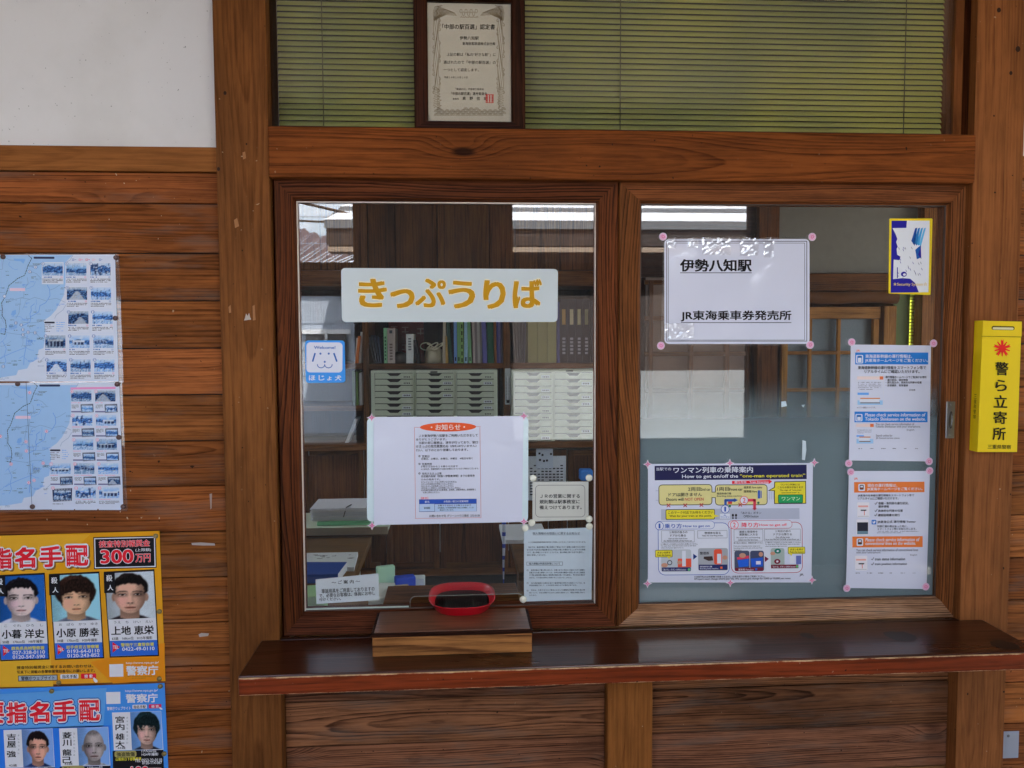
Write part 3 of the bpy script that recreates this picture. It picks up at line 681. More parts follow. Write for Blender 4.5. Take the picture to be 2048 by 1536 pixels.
# --- notice on white board
S = Sheet('notice_board', 'white rounded acrylic board behind the business hours notice', 'board', [(734, 836), (1057, 834), (1056, 1043), (734, 1043)], -.0065, BOARDW, thick=.003, rnd=.012); S.done()
S = Sheet('opening_notice', 'large white laminated business hours notice with an orange oval heading', 'notice', [(747, 834), (1047, 832), (1044, 1044), (748, 1050)], -.0085, PAPER, (700, 720, 4.096), -.012)
OR = ink(206, 82, 44); FR = ink(178, 90, 84)
S.frame('border', FR, 531, 547, 1070, 1296, 3)
S.ell('heading_oval', OR, 803, 549, 230, 37, 2, 40); S.text('heading_lettering', ink(240, 228, 222), '・お知らせ・', 662, 526, 942, 573, 4, .012)
for b_, x0, y0, x1, y1 in (('　ＪＲ東海伊勢八知駅をご利用いただきまして', 565, 607, 1047, 630), ('ありがとうございます。', 541, 639, 790, 659), ('　当駅の窓口業務は、津市が行っており、窓口', 565, 665, 1047, 687), ('は', 541, 697, 562, 717), ('きっぷの発売業務のみ', 567, 694, 806, 716), ('（改札は行いません）', 822, 694, 1035, 714), ('行い、以下のとおり営業しております。', 541, 726, 965, 747)):
    S.text('body_lettering', BLK, b_, x0, y0, x1, y1, 3, .012, under=2 if 'きっぷ' in b_ else None)
for b_, x0, y0, x1, y1, u in (('営業日', 590, 779, 650, 795, 2), ('月曜日、火曜日、水曜日、木曜日　※祝日を除く', 582, 799, 1005, 816, 0), ('営業時間', 590, 843, 670, 859, 2), ('９時００分から１６時００分まで', 582, 863, 882, 880, 0), ('※上記以外、営業時間内でも窓口を閉めさせていただく場合がございます。', 582, 884, 1055, 898, 0), ('発売するきっぷ等', 590, 921, 750, 937, 2), ('名松線内各駅（松阪～伊勢奥津間）までの乗車券', 582, 940, 1022, 960, 0), ('のみの発売です。', 582, 970, 738, 986, 0),
    ('※クレジットカードはご利用いただけません。', 582, 991, 875, 1003, 1), ('※きっぷの変更はお取扱いいたしません。', 582, 1008, 848, 1019, 1), ('※払いもどしのお取扱いはいたしません。', 582, 1025, 848, 1036, 1), ('※割引証（一部除く）のお取扱いはいたしません。', 582, 1041, 905, 1052, 1), ('※名松線内各駅以外までの乗車券、定期券、回数券等は、家城駅等で', 582, 1056, 1030, 1069, 1), ('お買い求めください。', 598, 1077, 735, 1089, 1)):
    S.text('body_lettering', BLK, b_, x0, y0, x1, y1, 3, .008, under=u or None)
for y in (787, 851, 929): S.ell('body_lettering', BLK, 569, y, 8, 8, 2); S.ell('body_lettering', WHT, 569, y, 4, 4, 3)
S.text('body_lettering', RED, '【参考】', 582, 1122, 640, 1140, 3, .01)
S.rect('table', ink(62, 72, 118), 566, 1139, 1038, 1242, 1); S.rect('table', ink(44, 76, 160), 568, 1141, 1036, 1176, 2); S.rect('table', ink(178, 198, 226), 568, 1179, 692, 1240, 2); S.rect('table', ink(178, 198, 226), 695, 1179, 1036, 1240, 2)
for b_, x0, y0, x1, y1, mt in (('駅名', 613, 1153, 650, 1170, WHT), ('お取扱い窓口の営業時間', 768, 1149, 968, 1166, WHT), ('家城駅', 606, 1203, 657, 1220, BLK), ('８時３０分から２０時２０分まで', 722, 1183, 992, 1198, BLK), ('※列車扱いや休憩時間等で窓口を閉鎖している', 718, 1203, 1012, 1216, BLK), ('場合がございます。', 735, 1221, 850, 1234, BLK), ('お問い合わせ先 グリーンハウス美杉  272-0138', 650, 1264, 1062, 1286, BLK)):
    S.text('body_lettering', mt, b_, x0, y0, x1, y1, 4, .01)
for x, y in ((178, 472), (1424, 459), (181, 1354), (1424, 1322)): S.star(x, y, 36)
S.done()
# --- small papers inside the left pane
GP = plain('cream grey paper', A(176, 176, 168), .6, var=.05)
S = Sheet('rules_notice', 'small landscape notice with rounded border above the privacy sheet', 'notice', [(1065, 964), (1177, 963), (1177, 1039), (1065, 1043)], -.0032, GP, (1040, 930, 5.486), -.004, .0006)
S.rrframe('border', DK, GP, 168, 219, 714, 572, 44, 4)
for k, (b_, x0, x1) in enumerate((('ＪＲの営業に関する', 222, 656), ('規則類は駅事務室に', 214, 656), ('備えつけてあります。', 214, 676))): S.text('lettering', BLK, b_, x0, 318+62*k, x1, 362+62*k, 3, .016)
for x, y in ((145, 145), (757, 140), (128, 633), (758, 592)): S.pin(x, y, 39, SUCK, 'round_sticker')
S.done()
GP2 = plain('blue grey paper', A(168, 180, 188), .6, var=.05)
S = Sheet('privacy_notice', 'pale portrait sheet of fine print in the lower right of the left window', 'notice', [(1048, 1060), (1185, 1055), (1183, 1199), (1048, 1203)], -.0032, GP2, (1040, 930, 5.486), -.004, .0006)
D2_ = ink(70, 74, 82)
S.text('lettering', D2_, '個人情報のお取扱いに関するお知らせ', 138, 735, 656, 762, 3, .004, under=3)
for b_, x0, y0, x1, y1 in (('いつも東海旅客鉄道株式会社をご利用いただきましてありがとうございます。', 92, 836, 722, 854), ('　当社では、乗車券類のご購入時等にご提出いただく書類に記載されたお客さ', 92, 890, 715, 909), ('まの氏名や住所及び電話番号などの特定の個人を識別することができる情報', 76, 919, 715, 938), ('（以下、個人情報といいます）については、個人情報に関する法令を遵守し、', 76, 948, 705, 967), ('適正に管理しております。', 76, 978, 285, 996), ('個人情報の利用目的等について', 98, 1070, 440, 1094),
    ('乗車券類のご購入等にあたり、お客さまから当社にご提出いただく書類に', 120, 1143, 712, 1160), ('記載された個人情報については、お申込内容の確認やお客さまへのご連絡及', 102, 1170, 712, 1188), ('びご購入乗車券類の確認など運送等の契約に関してのみ使用し、特に定める場合の', 102, 1197, 712, 1215), ('ほかは、その他の目的に利用することはいたしません。', 102, 1226, 570, 1243), ('他の運送機関から委託を受けて乗車券類を発売する場合については、当', 120, 1286, 712, 1302), ('該運送機関に対して、その内容をお知らせする場合があります。', 102, 1310, 625, 1327), ('当社は、お客さまからご提出いただいた書類及び記載された個人情', 120, 1362, 712, 1379), ('報について、安全を確保するために必要な措置をとり、情報の保護に努めて', 102, 1391, 712, 1408), ('おります。', 102, 1420, 180, 1437)):
    S.text('lettering', D2_, b_, x0, y0, x1, y1, 3, .006)
S.frame('border', D2_, 72, 1062, 468, 1102, 3)
for y in (1155, 1295, 1378): S.ell('lettering', D2_, 83, y, 9, 9, 2); S.ell('lettering', GP2, 83, y, 6, 6, 3)
for x, y in ((55, 690), (760, 672), (35, 1472)): S.pin(x, y, 39, SUCK, 'round_sticker')
S.done()
S = Sheet('guidance_card', 'small white writing aid card standing behind the glass at the lower left', 'notice', [(631, 1159), (757, 1147), (758, 1200), (633, 1208)], .012, plain('white card', A(214, 222, 226, k=.62), .4, var=.03), (600, 1000, 4.267), -.05, .0015)
for b_, x0, y0, x1, y1 in (('～ ご 案 内 ～', 270, 683, 512, 714), ('　筆談用具をご用意しておりますの', 185, 748, 636, 786), ('で、必要なお客様は、係員にお申し', 165, 788, 640, 822), ('付けください。', 165, 832, 350, 858)): S.text('lettering', BLK, b_, x0, y0, x1, y1, 3, .016)
S.done()
# --- station name sheet
S = Sheet('station_notice', 'wide laminated station name sheet with black underlined lettering on the right window', 'notice', [(1326, 476), (1620, 474), (1617, 692), (1322, 690)], -.004, CLEARFILM, (1260, 400, 2.599), 0, .0008)
S.rr('paper', PAPER, 178, 203, 933, 748, 24, 1)
S.frame('border', BLK, 189, 213, 920, 735, 3, 2); S.frame('border', BLK, 198, 223, 908, 729, 2, 2)
S.text('lettering', BLK, '伊勢八知駅', 260, 307, 632, 373, 3, .034, under=4); S.text('lettering', BLK, 'JR東海乗車券発売所', 264, 574, 838, 632, 3, .03, under=4)
for q in ((190, 200, 238, 252, 1), (296, 198, 352, 250, 2), (372, 196, 520, 286, 3), (566, 196, 664, 290, 4), (690, 196, 745, 300, 5), (176, 640, 330, 720, 6)): S.tape(*q)
for x, y in ((171, 191), (946, 192), (160, 757), (935, 753)): S.flower(x, y, 20)
S.done()
# --- one-man train sheet
S = Sheet('train_notice', 'colourful laminated landscape sheet explaining how to board the one-man train', 'notice', [(1296, 928), (1626, 926), (1623, 1165), (1296, 1165)], -.004, PAPER, (1280, 900, 5.119), -.008)
TAN = ink(198, 188, 128); YEL = ink(232, 216, 60); PB = ink(52, 84, 160); PGY = ink(160, 164, 180)
S.rect('header_band', NAVY, 150, 156, 1706, 304)
for b_, x0, y0, x1, y1, mt, bd in (('当駅での', 166, 178, 318, 210, WHT, 0), ('ワンマン列車の乗降案内', 342, 172, 1155, 234, WHT, .014), ('How to get on/off the', 430, 250, 1003, 296, WHT, .014), ('“one-man operated train”', 1022, 245, 1690, 288, ink(238, 226, 60), .014)): S.text('heading_lettering', mt, b_, x0, y0, x1, y1, 3, bd)
S.poly('diagram', RED, [(942, 315), (1318, 308), (1318, 300), (1352, 324), (1318, 350), (1318, 342), (942, 345)]); S.text('lettering', WHT, '進行方向　Train Direction', 965, 314, 1315, 340, 3, .008)
for x0, x1 in ((190, 740), (768, 1305)): S.rrframe('diagram', BLK, TAN, x0, 352, x1, 565, 36, 7)
S.rect('diagram', BLK, 738, 428, 772, 434, 2); S.rect('diagram', BLK, 738, 484, 772, 490, 2); S.rect('diagram', TAN, 733, 434, 776, 484, 2.2)
for b_, x0, y0, x1, y1, mt in (('2両目', 490, 380, 617, 420, DK), ('2nd car', 622, 388, 720, 416, DK), ('ドアは開きません', 292, 438, 632, 474, DK), ('Doors will ', 268, 488, 444, 520, DK), ('NOT OPEN', 458, 488, 650, 518, ink(176, 60, 60)), ('1両目', 788, 378, 912, 418, DK), ('Front car', 916, 388, 1048, 416, DK), ('運賃表 Fare table', 1060, 370, 1248, 394, BLK), ('運賃箱 Fare', 1060, 410, 1195, 436, BLK), ('整理券発行機', 786, 434, 932, 456, DK), ('Boarding ticket machine', 786, 462, 1040, 482, DK), ('ワンマン列車には', 1440, 344, 1634, 364, BLK), ('こちらの表示があります', 1408, 370, 1668, 392, BLK), ('The sign of "one-man', 1428, 402, 1650, 420, BLK), ('operated train" is', 1446, 428, 1630, 446, BLK)): S.text('lettering', mt, b_, x0, y0, x1, y1, 4, .008)
for x, y in ((291, 566), (462, 565), (628, 562), (1025, 560)):
    for sgn in (1, -1): S.line('diagram', ink(176, 60, 70), [(x-16, y-16*sgn), (x+16, y+16*sgn)], 9, 4)
S.line('diagram', PB, [(874, 590), (874, 514), (965, 514)], 26, 4); S.poly('diagram', PB, [(962, 492), (1002, 512), (962, 534)], 4)
S.line('diagram', ink(206, 66, 84), [(1090, 514), (1172, 512), (1172, 600)], 28, 4); S.poly('diagram', ink(206, 66, 84), [(1148, 596), (1198, 596), (1172, 618)], 4)
S.rect('diagram', PB, 1205, 412, 1228, 496, 4); S.rect('diagram', PB, 1234, 416, 1243, 490, 4)
S.rect('diagram', ink(190, 60, 56), 900, 526, 942, 552, 4); S.ell('diagram', ink(60, 110, 80), 1210, 540, 13, 13, 4); S.ell('diagram', ink(60, 110, 80), 918, 574, 13, 13, 4)
S.poly('speech_bubble', BLK, [(1376, 322), (1700, 318), (1700, 552), (1372, 552), (1372, 420), (1308, 416), (1372, 380)], 1); S.poly('speech_bubble', YEL, [(1384, 330), (1692, 326), (1692, 544), (1380, 544), (1380, 412), (1330, 412), (1380, 384)], 2)
S.rr('speech_bubble', ink(30, 70, 50), 1412, 455, 1668, 543, 12, 3); S.rr('speech_bubble', ink(36, 142, 84), 1418, 461, 1662, 538, 10, 3.5); S.text('lettering', ink(206, 236, 190), 'ワンマン', 1450, 480, 1636, 516, 5, .004)
for y in (414, 512): S.rect('diagram', PGY, 160, y, 188, y+6, 1)
for x in (1320, 1340, 1362): S.rect('diagram', PGY, x, 425, x+6, 505, 1)
S.rect('diagram', PGY, 215, 600, 1632, 712, 1)
S.rr('speech_bubble#w', BLK, 262, 606, 766, 712, 14, 2); S.rr('speech_bubble#w', YEL, 268, 612, 760, 706, 12, 3); S.poly('speech_bubble#w', YEL, [(752, 658), (815, 676), (752, 688)], 3.2)
S.text('lettering', BLK, 'このマーク付近でお待ちください', 288, 624, 748, 652, 4, .008); S.text('lettering', BLK, 'Wait for your train at this point.', 300, 662, 732, 690, 4, .004)
S.rect('diagram', WHT, 818, 652, 920, 702, 2); S.text('lettering', PB, 'ワンマン', 826, 678, 914, 696, 3, .01); S.poly('diagram', PB, [(852, 676), (868, 658), (884, 676), (868, 668)], 3)
for x in (950, 982): S.ell('diagram', BLK, x, 668, 11, 15, 3); S.ell('diagram', BLK, x, 696, 9, 9, 3)
S.text('lettering', DK, '「あける」ボタン', 1034, 630, 1240, 656, 3, .006); S.text('lettering', DK, 'OPEN button', 1060, 666, 1212, 690, 3, .008)
for cx, cy, mt in ((870, 604, PB), (1064, 514, ink(206, 66, 84)), (198, 776, PB), (964, 766, ink(206, 66, 84))):
    S.ell('diagram', mt, cx, cy, 44, 44, 5); S.ell('diagram', WHT, cx, cy, 38, 38, 5.5); S.text('lettering', mt, '1' if mt is PB else '2', cx-(9 if mt is PB else 14), cy-25, cx+(9 if mt is PB else 14), cy+25, 6.5, .01)
for x0, x1, y0, mt in ((184, 916, 745, PB), (930, 1664, 738, ink(160, 40, 60))):
    S.rrframe('diagram', mt, WHT, x0, y0, x1, 1280 if x0 < 500 else 1260, 70, 6, 1); S.rrframe('diagram', mt, WHT, x0-30 if x0 > 500 else 160, y0-20, x0+580 if x0 < 500 else 1558, y0+66, 42, 4, 3)
for b_, x0, y0, x1, y1, mt in (('乗り方', 250, 752, 426, 800, PB), ('How to get on', 438, 764, 712, 796, PB), ('降り方', 1040, 740, 1212, 790, ink(206, 66, 84)), ('How to get off', 1220, 752, 1500, 784, ink(206, 66, 84))): S.text('heading_lettering', mt, b_, x0, y0, x1, y1, 6, .014)
for x0, y0, x1, y1 in ((218, 822, 556, 944), (588, 822, 892, 902), (960, 812, 1258, 934), (1272, 808, 1642, 932)): S.frame('diagram', GRY, x0, y0, x1, y1, 3, 4)
for b_, x0, y0, x1, y1, mt in (('１両目の後ろの', 300, 828, 484, 852, DK), ('ドアから乗る', 308, 862, 468, 886, DK), ('Get on the train from', 290, 898, 484, 912, DK), ('the REAR DOOR of the front car.', 240, 920, 534, 936, DK), ('整理券を取る', 660, 836, 824, 860, DK), ('Take the boarding ticket.', 632, 868, 850, 886, DK), ('運賃と整理券を', 1014, 824, 1202, 846, DK), ('運賃箱に入れる', 1014, 852, 1202, 876, DK), ('Put your fare and boarding', 988, 888, 1226, 906, DK), ('ticket into the fare box.', 1004, 910, 1206, 926, DK), ('１両目の前の', 1384, 818, 1540, 840, DK), ('ドアから降りる', 1366, 850, 1552, 874, DK), ('Get off the train', 1388, 884, 1530, 900, DK), ('from the FRONT DOOR of the front car.', 1284, 906, 1632, 922, DK),
    ('ドア横のランプが点灯したらボタンを押してください。', 214, 954, 590, 970, DK), ('To open door: Push the button next to the door', 214, 974, 574, 988, DK), ('when the button light turns on.', 214, 994, 446, 1008, DK), ('乗り換える場合は、整理券を取り下さい。', 958, 942, 1260, 958, DK), ('If you are changing trains, keep your', 958, 976, 1230, 990, DK), ('boarding ticket with you until your final', 958, 996, 1248, 1010, DK), ('destination.', 958, 1018, 1040, 1030, DK), ('ドア横のランプが点灯したらボタンを押してください。', 1280, 938, 1648, 954, DK), ('To open door: Push the button next to the door', 1280, 958, 1634, 972, DK), ('when the button light turns on.', 1280, 978, 1506, 992, DK),
    ('※1000円札のみ両替機で両替できます。出来る限り小銭をご用意ください。', 554, 1284, 1280, 1304, DK), ('※Prepare exact change where possible. We cannot give change for 5,000 or 10,000 yen notes.', 554, 1306, 1544, 1330, DK), ('JR', 1630, 1264, 1674, 1292, BLK)): S.text('lettering', mt, b_, x0, y0, x1, y1, 5, .006)
def pic(n, x0, y0, x1, y1, base): S.rr('photo_print#%d' % n, base, x0, y0, x1, y1, 22, 3)
GB = ink(168, 172, 178); SK = ink(178, 130, 108); RO = ink(212, 82, 58); DR = ink(110, 36, 52); DB = ink(38, 44, 92)
pic(1, 216, 1018, 524, 1244, GB); S.rect('photo_print#1', DB, 222, 1200, 518, 1240, 4); S.rect('photo_print#1', RO, 386, 1110, 524, 1198, 4); S.rect('photo_print#1', WHT, 430, 1030, 468, 1190, 4.5); S.ell('photo_print#1', DK, 303, 1152, 26, 26, 4.5); S.ell('photo_print#1', GB, 303, 1152, 18, 18, 5); S.ell('photo_print#1', SK, 250, 1178, 34, 22, 5); S.ell('photo_print#1', SK, 404, 1150, 24, 20, 5)
pic(2, 594, 1004, 900, 1232, ink(150, 152, 158)); S.rect('photo_print#2', DB, 600, 1172, 894, 1228, 4); S.rr('photo_print#2', RO, 756, 1014, 838, 1170, 20, 4); S.rect('photo_print#2', WHT, 788, 1062, 830, 1160, 4.5); S.poly('photo_print#2', ink(60, 46, 44), [(652, 1090), (740, 1086), (748, 1130), (700, 1134), (650, 1112)], 4.5); S.ell('photo_print#2', SK, 868, 1100, 26, 22, 5); S.text('photo_print#2', BLK, '整理券', 612, 1040, 706, 1070, 5, .01)
pic(3, 966, 1030, 1120, 1240, ink(70, 76, 96)); pic(3, 1126, 1030, 1268, 1240, ink(60, 66, 92)); S.poly('photo_print#3', ink(36, 88, 190), [(996, 1126), (1114, 1112), (1110, 1190), (1010, 1200)], 4); S.poly('photo_print#3', ink(196, 60, 84), [(990, 1098), (1112, 1080), (1114, 1108), (996, 1122)], 4); S.ell('photo_print#3', SK, 1048, 1078, 34, 24, 5); S.rect('photo_print#3', DR, 972, 1204, 1262, 1236, 4.5); S.poly('photo_print#3', ink(36, 80, 180), [(1132, 1110), (1258, 1100), (1256, 1190), (1140, 1196)], 4); S.rect('photo_print#3', WHT, 1186, 1136, 1234, 1170, 5); S.ell('photo_print#3', SK, 1236, 1066, 22, 24, 5)
pic(4, 1338, 1004, 1478, 1212, ink(150, 162, 158)); pic(4, 1478, 1040, 1652, 1212, ink(186, 190, 206)); S.ell('photo_print#4', ink(30, 108, 92), 1408, 1034, 34, 26, 4); S.ell('photo_print#4', DR, 1404, 1140, 32, 26, 4); S.ell('photo_print#4', WHT, 1408, 1034, 12, 10, 5); S.ell('photo_print#4', WHT, 1404, 1140, 12, 10, 5); S.rect('photo_print#4', DR, 1340, 1172, 1620, 1210, 4.5); S.rect('photo_print#4', ink(90, 100, 160), 1596, 1080, 1648, 1168, 4); S.rect('photo_print#4', WHT, 1530, 1088, 1580, 1160, 4); S.ell('photo_print#4', SK, 1358, 1058, 26, 18, 5)
for b_, x0, y0, x1, y1 in (('「あける」ボタン OPEN button', 232, 1212, 470, 1234), ('整理券発行機', 612, 1184, 736, 1200), ('Boarding ticket machine', 612, 1206, 800, 1222), ('運賃箱 Fare box', 1004, 1212, 1162, 1232), ('「あける」ボタン OPEN button', 1352, 1182, 1590, 1202)): S.text('lettering', WHT, b_, x0, y0, x1, y1, 6.5, .006)
S.rect('photo_print#2', ink(226, 110, 60), 820, 1192, 842, 1214, 6); S.rect('photo_print#3', ink(48, 90, 170), 1176, 1208, 1198, 1230, 6); S.ell('photo_print#1', ink(90, 170, 110), 500, 1222, 13, 13, 6); S.ell('photo_print#4', ink(90, 170, 110), 1606, 1190, 13, 13, 6)
for x0, y0, x1, y1, tip in ((154, 1022, 332, 1096, (300, 1120)), (1512, 990, 1688, 1062, (1550, 1084))):
    SBU = 'speech_bubble#%d' % x0; S.rr(SBU, BLK, x0, y0, x1, y1, 10, 6); S.rr(SBU, YEL, x0+4, y0+4, x1-4, y1-4, 8, 6.5); S.poly(SBU, YEL, [(tip[0]-26, y1-6), (tip[0]+6, y1-6), tip], 6.6)
    S.text('lettering', BLK, 'ボタンを押す', x0+22, y0+16, x1-22, y0+38, 7.5, .008); S.text('lettering', BLK, 'Push the button', x0+20, y0+44, x1-18, y0+60, 7.5, .004)
S.poly('diagram', ink(30, 52, 110), [(544, 1060), (584, 1090), (544, 1122)], 3); S.poly('diagram', ink(110, 36, 60), [(1276, 1086), (1318, 1114), (1276, 1148)], 3)
for x, y in ((78, 145), (918, 134), (1782, 128), (76, 1366), (922, 1356), (1758, 1330)): S.star(x, y, 42)
S.done()
# --- two service information sheets
TAG_B, TAG_O = ink(40, 112, 186), ink(206, 110, 52)
S = Sheet('service_notice', 'upper portrait sheet with two blue bands on the right window', 'notice', [(1702, 689), (1862, 691), (1859, 923), (1698, 921)], -.004, PAPER, (1660, 660, 2.845), 0, group='train service information sheets')
S.text('lettering', ink(208, 96, 60), 'JR', 148, 112, 170, 126, 3, .014)
for y0, y1 in ((128, 196), (464, 525)):
    BD = 'colour_band#%d' % y0
    x0 = 143 if y0 < 200 else 139; S.rect(BD, TAG_B, x0, y0, x0+416, y1, 1); S.rr(BD, WHT, x0+5, y0+14, x0+45, y1-6, 6, 2); S.rr(BD, ink(60, 120, 190), x0+11, y0+18, x0+39, y1-10, 5, 2.6); S.rr(BD, WHT, x0+15, y0+30, x0+35, y1-12, 5, 3.2); S.rect(BD, BLK, x0+17, y0+24, x0+33, y0+28, 3.6)
for b_, x0, y0, x1, y1, mt, bd in (('東海道新幹線の運行情報は、', 200, 138, 466, 160, WHT, .014), ('JR東海ホームページをご覧ください。', 198, 163, 556, 186, WHT, .014), ('東海道新幹線の運行情報をスマートフォン等で', 158, 204, 545, 224, BLK, .012), ('リアルタイムにご確認いただけます。', 194, 227, 508, 246, BLK, .012), ('運行情報ホームページでご覧頂ける項目', 314, 261, 546, 275, BLK, .012), ('・運行状況、運休情報', 316, 278, 442, 290, BLK, .012), ('・遅れ見込み、具体的な列車の位置', 316, 292, 520, 305, BLK, .012), ('・発車順序、発車番線', 316, 309, 442, 322, BLK, .012), ('日本語', 450, 336, 484, 346, DK, 0), ('※イラスト画像はイメージです。', 152, 436, 258, 446, DK, 0),
    ('Please check service information of', 197, 472, 540, 492, WHT, .012), ('Tokaido Shinkansen on the website.', 197, 496, 542, 516, WHT, .012), ('You can check service information of', 258, 528, 478, 542, GRY, .006), ('Tokaido Shinkansen with your smartphone.', 258, 544, 514, 558, GRY, .006), ('English', 436, 563, 478, 575, GRY, .004), ('Search online for', 260, 594, 354, 606, GRY, .008), ('JR Central service status', 260, 610, 394, 622, GRY, .008)): S.text('lettering', mt, b_, x0, y0, x1, y1, 4, bd, shear=.12 if mt is WHT and b_[0] in 'PT' else 0)
rn = random.Random(5)
for x0, y0, x1, y1 in ((152, 262, 304, 430), (146, 532, 250, 650)):
    SP = 'screen_picture#%d' % y0
    S.frame(SP, ink(190, 190, 196), x0, y0, x1, y1, 2, 1.5); S.rect(SP, ink(220, 200, 196), x0+2, y0+2, x1-2, y0+20, 1.5); S.rect(SP, ink(206, 110, 70), x1-22, y0+2, x1-2, y0+20, 2); S.scrawl(SP, GRY, x0+8, y0+34, x1-14, y0+(y1-y0)*.5, 5, rn, .4)
    S.rect(SP, ink(150, 190, 224), x0+4, y1-30, x1-4, y1-4, 1.5); S.rect(SP, ink(96, 150, 210), x0+4, y0+(y1-y0)*.56, x0+(x1-x0)*.45, y0+(y1-y0)*.64, 1.6); S.rect(SP, ink(190, 120, 70), x0+20, y1-44, x1-20, y1-38, 2.4); S.rect(SP, WHT, x0+16, y1-36, x1-24, y1-20, 2.2); S.rect(SP, ink(120, 90, 70), x0+20, y1-18, x1-20, y1-13, 2.4)
for k in range(6): S.scrawl('lettering', GRY, 162+k*64.5, 672, 190+k*64.5, 678, 1, rn, .9, 5)
for x, y in ((122, 69), (587, 76), (105, 758), (562, 747)): S.flower(x, y, 21)
S.done()
S = Sheet('service_notice', 'lower portrait sheet with two orange bands on the right window', 'notice', [(1698, 942), (1860, 942), (1853, 1178), (1692, 1176)], -.004, PAPER, (1660, 660, 2.845), -.006, group='train service information sheets')
S.text('lettering', ink(208, 96, 60), 'JR', 136, 840, 158, 854, 3, .014)
for y0, y1, x0 in ((864, 924, 137), (1174, 1236, 127)):
    BD = 'colour_band#%d' % y0
    S.rect(BD, TAG_O, x0, y0, x0+400, y1, 1); S.rr(BD, WHT, x0+24, y0+12, x0+61, y1-8, 6, 2); S.rr(BD, DK, x0+31, y0+17, x0+54, y1-16, 5, 2.6); S.rect(BD, WHT, x0+35, y0+22, x0+50, y0+31, 3.2); S.rect(BD, ORG, x0+34, y0+34, x0+51, y0+37, 3.2)
for b_, x0, y0, x1, y1, mt, bd in (('現在の運行情報は、', 212, 874, 382, 893, WHT, .014), ('JR東海ホームページをご覧ください。', 210, 895, 524, 915, WHT, .014), ('JR東海の在来線の運行情報をスマートフォン等で', 157, 934, 477, 949, BLK, .010), ('リアルタイムにご確認いただけます。', 157, 950, 388, 965, BLK, .010), ('各線・各列車の運行状況、', 274, 978, 446, 993, BLK, .014), ('運休情報', 274, 997, 334, 1011, BLK, .014), ('具体的な列車の位置', 272, 1021, 413, 1035, BLK, .014), ('遅延証明書の発行', 272, 1046, 396, 1060, BLK, .014), ('JR東海公式 運行情報 Twitter', 270, 1083, 487, 1100, DK, .012), ('列車に遅れ等があった時に、', 268, 1110, 440, 1123, DK, .008), ('スマートフォン等にお知らせします。', 268, 1125, 490, 1138, DK, .008),
    ('Please check service information of', 200, 1182, 506, 1202, WHT, .012), ('conventional lines on the website.', 200, 1204, 486, 1222, WHT, .012), ('You can check service information of conventional lines', 148, 1244, 500, 1258, GRY, .008), ('with your smartphone.', 148, 1261, 288, 1273, GRY, .008), ('English', 456, 1275, 494, 1285, GRY, .004), ('train status information', 254, 1295, 426, 1310, DK, .016), ('train position information', 254, 1324, 436, 1340, DK, .016)): S.text('lettering', mt, b_, x0, y0, x1, y1, 4, bd, shear=.12 if mt is WHT and b_[0] in 'Pc' else 0)
for x, y in ((254, 986), (254, 1027), (252, 1052), (234, 1302), (234, 1331)): S.line('lettering', DK, [(x, y), (x+5, y+6), (x+14, y-8)], 2.6, 4)
S.scrawl('lettering', GRY, 268, 1143, 506, 1160, 2, rn, .5, 5)
S.rr('bird_logo', ink(48, 110, 190), 236, 1080, 262, 1106, 4, 2); S.poly('bird_logo', WHT, [(240, 1087), (247, 1093), (250, 1086), (255, 1086), (258, 1089), (256, 1096), (250, 1101), (241, 1100), (245, 1098), (241, 1094)], 3)
for x0, y0, x1, y1, dark in ((154, 980, 224, 1066, 0), (150, 1078, 218, 1166, 1), (142, 1284, 212, 1368, 0)):
    SP = 'screen_picture#%d' % y0
    S.rr(SP, ink(214, 210, 216), x0, y0, x1, y1, 6, 1.5)
    if dark: S.rect(SP, ink(40, 40, 52), x0+4, y0+16, x1-2, y0+66, 2.2); S.rect(SP, ink(96, 120, 134), x0+4, y0+66, x1-2, y1-4, 2.2)
    else: S.rect(SP, ink(206, 150, 140), x0+6, y0+18, x1-8, y0+28, 2.2); S.rect(SP, DK, x0+20, y0+42, x0+52, y0+49, 2.2); S.rect(SP, ink(196, 110, 90), x0+39, y0+48, x0+43, y1-12, 2); S.rect(SP, ink(160, 160, 166), x0+4, y1-8, x1-4, y1-5, 2)
for k in range(6): S.scrawl('lettering', GRY, 146+k*64, 1380, 176+k*64, 1386, 1, rn, .9, 5)
for x, y in ((117, 808), (565, 801), (94, 1468), (543, 1459)): S.flower(x, y, 21)
S.done()
# --- security sticker
S = Sheet('security_sticker', 'yellow rimmed blue and white security sticker with its print scraped off', 'sticker', [(1779, 437), (1865, 437), (1861, 590), (1777, 587)], -.003, ink(226, 200, 36), (1500, 400, 5.12), 0, .0006, rnd=.003)
SBL, SW = ink(36, 30, 134), ink(206, 208, 214)
S.poly('print', SBL, [(1450, 212), (1838, 212), (1828, 944), (1440, 950)], 1)
S.poly('scraped_patch', SW, [(1606, 212), (1838, 212), (1833, 600), (1826, 944), (1728, 946), (1690, 850), (1640, 806), (1560, 800), (1505, 806), (1464, 810), (1470, 610), (1530, 616), (1540, 580), (1505, 560), (1500, 500), (1512, 480), (1495, 430), (1508, 400), (1490, 350), (1458, 288), (1600, 286)], 2)
for k, c in enumerate(((22, 70, 140), (40, 110, 170), (60, 140, 190), (90, 160, 200))):
    x = 1690+k*30; S.poly('stripes', ink(*c), [(x, 290), (x+20, 284), (x-6-k*8, 470), (x-40-k*4, 420+k*14)], 3)
S.poly('stripes', ink(26, 80, 150), [(1690, 510), (1750, 460), (1744, 590), (1706, 608)], 3); S.poly('stripes', SBL, [(1720, 560), (1748, 470), (1752, 606)], 3.2)
